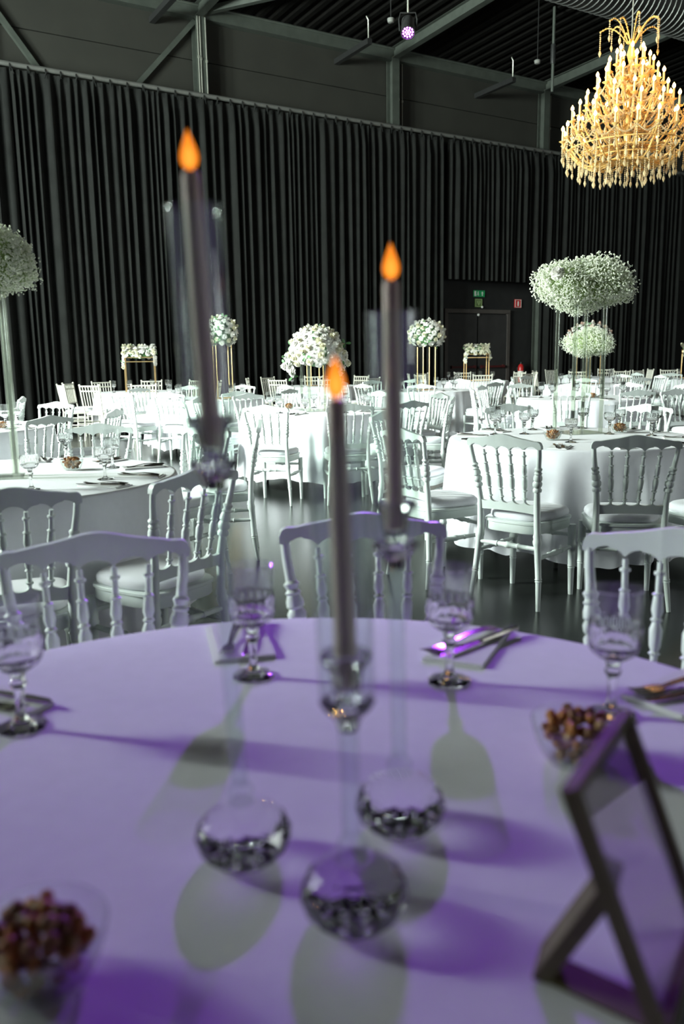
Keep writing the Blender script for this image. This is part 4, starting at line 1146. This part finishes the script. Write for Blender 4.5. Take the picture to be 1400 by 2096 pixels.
# ------------------------------------------------------------------ chandelier
CH = at_depth(1287, 215, 10.0)
CX, CY = CH.x, CH.y
zc = lambda py: z_at(CX, CY, py)
ZB = zc(330)
ch = empty('chandelier', (CX, CY, ZB)); tag(ch, 'large lit gold crystal chandelier of many candle bulbs, top right', 'chandelier')
def rel(py): return zc(py) - ZB
KP = (zc(200) - zc(300)) / 100.0
shaft = [(0.0, -0.06), (0.05, -0.03), (0.075, 0.02), (0.04, 0.07), (0.025, 0.2), (0.05, 0.3), (0.03, 0.4), (0.022, 0.65), (0.055, 0.75), (0.03, 0.85), (0.022, 1.1), (0.05, 1.2), (0.025, 1.3), (0.02, rel(90)), (0.05, rel(86)), (0.02, rel(80))]
obj('central_shaft', MB().lathe(shaft, 16).mesh('central_shaft', 'crystal'), ch)
m = MB(); m.tube([(0, 0, rel(80)), (0, 0, roof_z(0.5) - ZB)], 0.008, 6)
obj('chain', m.mesh('chain', 'conduit'), ch)
ARMS = {}
tubem = MB().lathe([(0.013, 0.0), (0.013, 0.115), (0.009, 0.118)], 10).mesh('candle_tube', 'candletube')
bulbm = MB().lathe([(0.006, 0.0), (0.016, 0.012), (0.0195, 0.026), (0.015, 0.042), (0.006, 0.056), (0.0, 0.066)], 10).mesh('bulb', 'bulb')
cupm = MB().lathe([(0.008, -0.022), (0.02, -0.012), (0.042, 0.0), (0.046, 0.005), (0.016, 0.002), (0.0, 0.002)], 14, cap=False).mesh('drip_pan', 'crystal')
dropm = MB().lathe([(0.0, -0.085), (0.010, -0.065), (0.0185, -0.042), (0.012, -0.020), (0.003, 0.0), (0.0, 0.004)], 6).mesh('crystal_drop', 'drop', False)
def bead_chain(L, n):
    mb = MB()
    for k in range(n): mb.octa((0, 0, -L * (k + 0.5) / n), L / n * 0.52)
    return mb
def strand(L):
    key = round(L, 2)
    if key not in ARMS: ARMS[key] = bead_chain(L, max(4, int(L / 0.022))).mesh('bead_strand', 'drop', False)
    return ARMS[key]
TIERS = [  # radius, pan height, arm root height, count
    (0.76, rel(283), rel(318), 20, 0.15), (0.66, rel(244), rel(290), 16, 0.10), (0.50, rel(215), rel(255), 14, 0.10), (0.38, rel(178), rel(222), 11, 0.09), (0.26, rel(150), rel(185), 9, 0.08), (0.16, rel(128), rel(155), 7, 0.07)]
for ti, (rr, zp, zr, n, dl) in enumerate(TIERS):
    am = MB(); pts = []
    for k in range(13):
        t = k / 12
        pts.append((0.03 + (rr - 0.03) * t, 0, zr + (zp - zr) * (t ** 3) - 0.10 * sin(PI * t) * (0.6 + rr) + 0.02 * sin(2 * PI * t)))
    pts.append((rr, 0, zp - 0.02))
    am.tube(pts, [0.011] * 12 + [0.009, 0.008], 7)
    for t in (3, 6, 9): am.ball(pts[t], 0.02, 8, 5)
    me = am.mesh('arm', 'crystal')
    # beaded swag hanging from the arm
    sw = MB(); 
    for k in range(26):
        t = k / 25; sw.octa((0.12 * rr + (rr * 0.86) * t, 0, zr + 0.10 + (zp - zr - 0.06) * t - 0.09 * sin(PI * t)), 0.013)
    swm = sw.mesh('bead_swag', 'drop', False)
    sg = MB(); a1 = 2 * PI / n
    for k in range(18):
        t = k / 17; a = a1 * t; sg.octa((rr * cos(a), rr * sin(a), zp - 0.02 - 0.075 * sin(PI * t)), 0.013)
    sgm = sg.mesh('bead_swag', 'drop', False)
    for k in range(n):
        a = 2 * PI * (k + 0.37 * ti) / n + 0.13
        mz = Matrix.Rotation(a, 4, 'Z')
        arm = obj('arm', me, ch, mz)
        obj('drip_pan', cupm, arm, Matrix.Translation((rr, 0, zp)))
        obj('candle_tube', tubem, arm, Matrix.Translation((rr, 0, zp + 0.003)))
        obj('bulb', bulbm, arm, Matrix.Translation((rr, 0, zp + 0.122)))
        obj('bead_swag', swm, arm); obj('bead_swag', sgm, arm)
        st = strand(dl)
        obj('bead_strand', st, arm, Matrix.Translation((rr, 0, zp - 0.022)))
        obj('crystal_drop', dropm, arm, Matrix.Translation((rr, 0, zp - 0.022 - dl)))
        if ti < 5:
            r2 = rr * 0.72
            obj('crystal_drop', dropm, arm, Matrix.Translation((r2, 0, zr - 0.02 - 0.08 * rr)))
rb_ = random.Random(8)
for ring_r, nd, z0, L in ((0.70, 26, rel(305), 0.17), (0.55, 22, rel(314), 0.20), (0.40, 18, rel(322), 0.20), (0.24, 10, rel(330), 0.18)):
    m = MB(); 
    m.tube([(ring_r * cos(2 * PI * k / 40), ring_r * sin(2 * PI * k / 40), z0) for k in range(41)], 0.008, 6)
    rg = obj('ring', m.mesh('ring', 'crystal'), ch)
    for k in range(nd):
        a = 2 * PI * (k + rb_.random() * 0.3) / nd; l = L * rb_.choice((0.85, 1.0, 1.1))
        p = Matrix.Translation((ring_r * cos(a), ring_r * sin(a), z0 - 0.005))
        obj('bead_strand', strand(l), rg, p); obj('crystal_drop', dropm, rg, p @ Matrix.Translation((0, 0, -l)))
# plume arms at the crown
zt_ = rel(88)
for k in range(10):
    a = 2 * PI * k / 10 + 0.25; pts = []
    hgt = 0.20 + 0.05 * (k % 2); rad = 0.36 - 0.06 * (k % 2)
    for j in range(12):
        t = j / 11
        pts.append(Vector((0.05 + (rad - 0.05) * t ** 1.1, 0, zt_ + hgt * sin(min(1, t * 1.25) * PI / 2) - 0.03 * max(0, t - 0.8) * 5)))
    pm = MB(); pm.tube(pts, 0.006, 6)
    for p in pts[3:]: pm.octa(p, 0.014)
    o = obj('plume_arm', pm.mesh('plume_arm', 'crystal'), ch, Matrix.Rotation(a, 4, 'Z'))
    L = 0.20 if k % 2 == 0 else 0.15
    obj('bead_strand', strand(L), o, Matrix.Translation(pts[-1])); obj('crystal_drop', dropm, o, Matrix.Translation(pts[-1] - Vector((0, 0, L))))

# ------------------------------------------------------------------ violet stage lamp
LP = at_depth(835, 60, 11.0)
lp = empty('stage_lamp', LP); tag(lp, 'small black stage lamp glowing violet under the roof', 'lamp')
aim = (Vector((0.05, 1.05, TZ)) - LP).normalized()
tiltm = rotto((aim + Vector((0, 0, -0.75))).normalized())
can = MB().lathe([(0.05, -0.20), (0.085, -0.18), (0.09, 0.06), (0.098, 0.07), (0.098, 0.085), (0.085, 0.085), (0.085, 0.06), (0.0, 0.06)], 20, cap=False)
obj('lamp_can', can.mesh('lamp_can', 'black_metal'), lp, tiltm)
ld = MB()
for (r, n) in ((0.0, 1), (0.032, 6), (0.064, 11)):
    for k in range(n): ld.ball((r * cos(2 * PI * k / n), r * sin(2 * PI * k / n), 0.064), 0.011, 8, 5)
obj('led_cluster', ld.mesh('led_cluster', 'led'), lp, tiltm)
m = MB(); m.tube([(-0.11, 0, -0.02), (-0.12, 0, 0.12), (-0.10, 0, 0.20), (0.10, 0, 0.20), (0.12, 0, 0.12), (0.11, 0, -0.02)], 0.009, 6)
obj('yoke', m.mesh('yoke', 'black_metal'), lp)
m = MB(); m.tube([(0, 0, 0.20), (0, 0, roof_z(LP.x * NX + LP.y * NY) - LP.z - 0.01)], 0.012, 6)
obj('drop_rod', m.mesh('drop_rod', 'conduit'), lp)
sl = bpy.data.lights.new('violet_beam', 'SPOT'); sl.energy = 3500; sl.color = (0.36, 0.07, 1.0); sl.spot_size = R(15); sl.spot_blend = 0.8; sl.shadow_soft_size = 0.07
so = bpy.data.objects.new('violet_beam', sl); COL.objects.link(so)
so.location = LP + aim * 0.10; so.rotation_euler = aim.to_track_quat('-Z', 'Y').to_euler()

# ------------------------------------------------------------------ small roof fittings
for (px, py, d, lab) in ((800, 42, 14.0, 'small roof detector left of the violet lamp'), (1100, 127, 16.0, 'small roof detector right of the rafter')):
    P = at_depth(px, py, d)
    e = empty('roof_detector', P); tag(e, lab, 'detector')
    obj('housing', MB().lathe([(0.0, -0.04), (0.05, -0.03), (0.06, 0.0), (0.06, 0.03), (0.0, 0.03)], 14, cap=False).mesh('housing', 'plaster'), e)
    q = P.x * NX + P.y * NY
    obj('drop_rod', MB().tube([(0, 0, 0.03), (0, 0, roof_z(q) - P.z + 0.03)], 0.008, 6).mesh('drop_rod', 'black_metal'), e)
P = at_depth(1132, 120, 17.5); q = P.x * NX + P.y * NY
e = empty('hanging_pipe', (P.x, P.y, zc(200))); 
z0 = z_at(P.x, P.y, 188)
e.location.z = z0; tag(e, 'thin vertical pipe hanging from the roof left of the chandelier', 'pipe')
obj('pipe', MB().tube([(0, 0, 0), (0, 0, roof_z(q) - z0 + 0.03)], 0.03, 8).mesh('pipe', 'steelgreen'), e)
obj('coupling', MB().lathe([(0.05, 0.55), (0.055, 0.58), (0.055, 0.9), (0.05, 0.93)], 12).mesh('coupling', 'black_metal'), e)
print('objects', len(bpy.data.objects), 'tris', sum(len(o.data.loop_triangles) if o.type == 'MESH' else 0 for o in []))
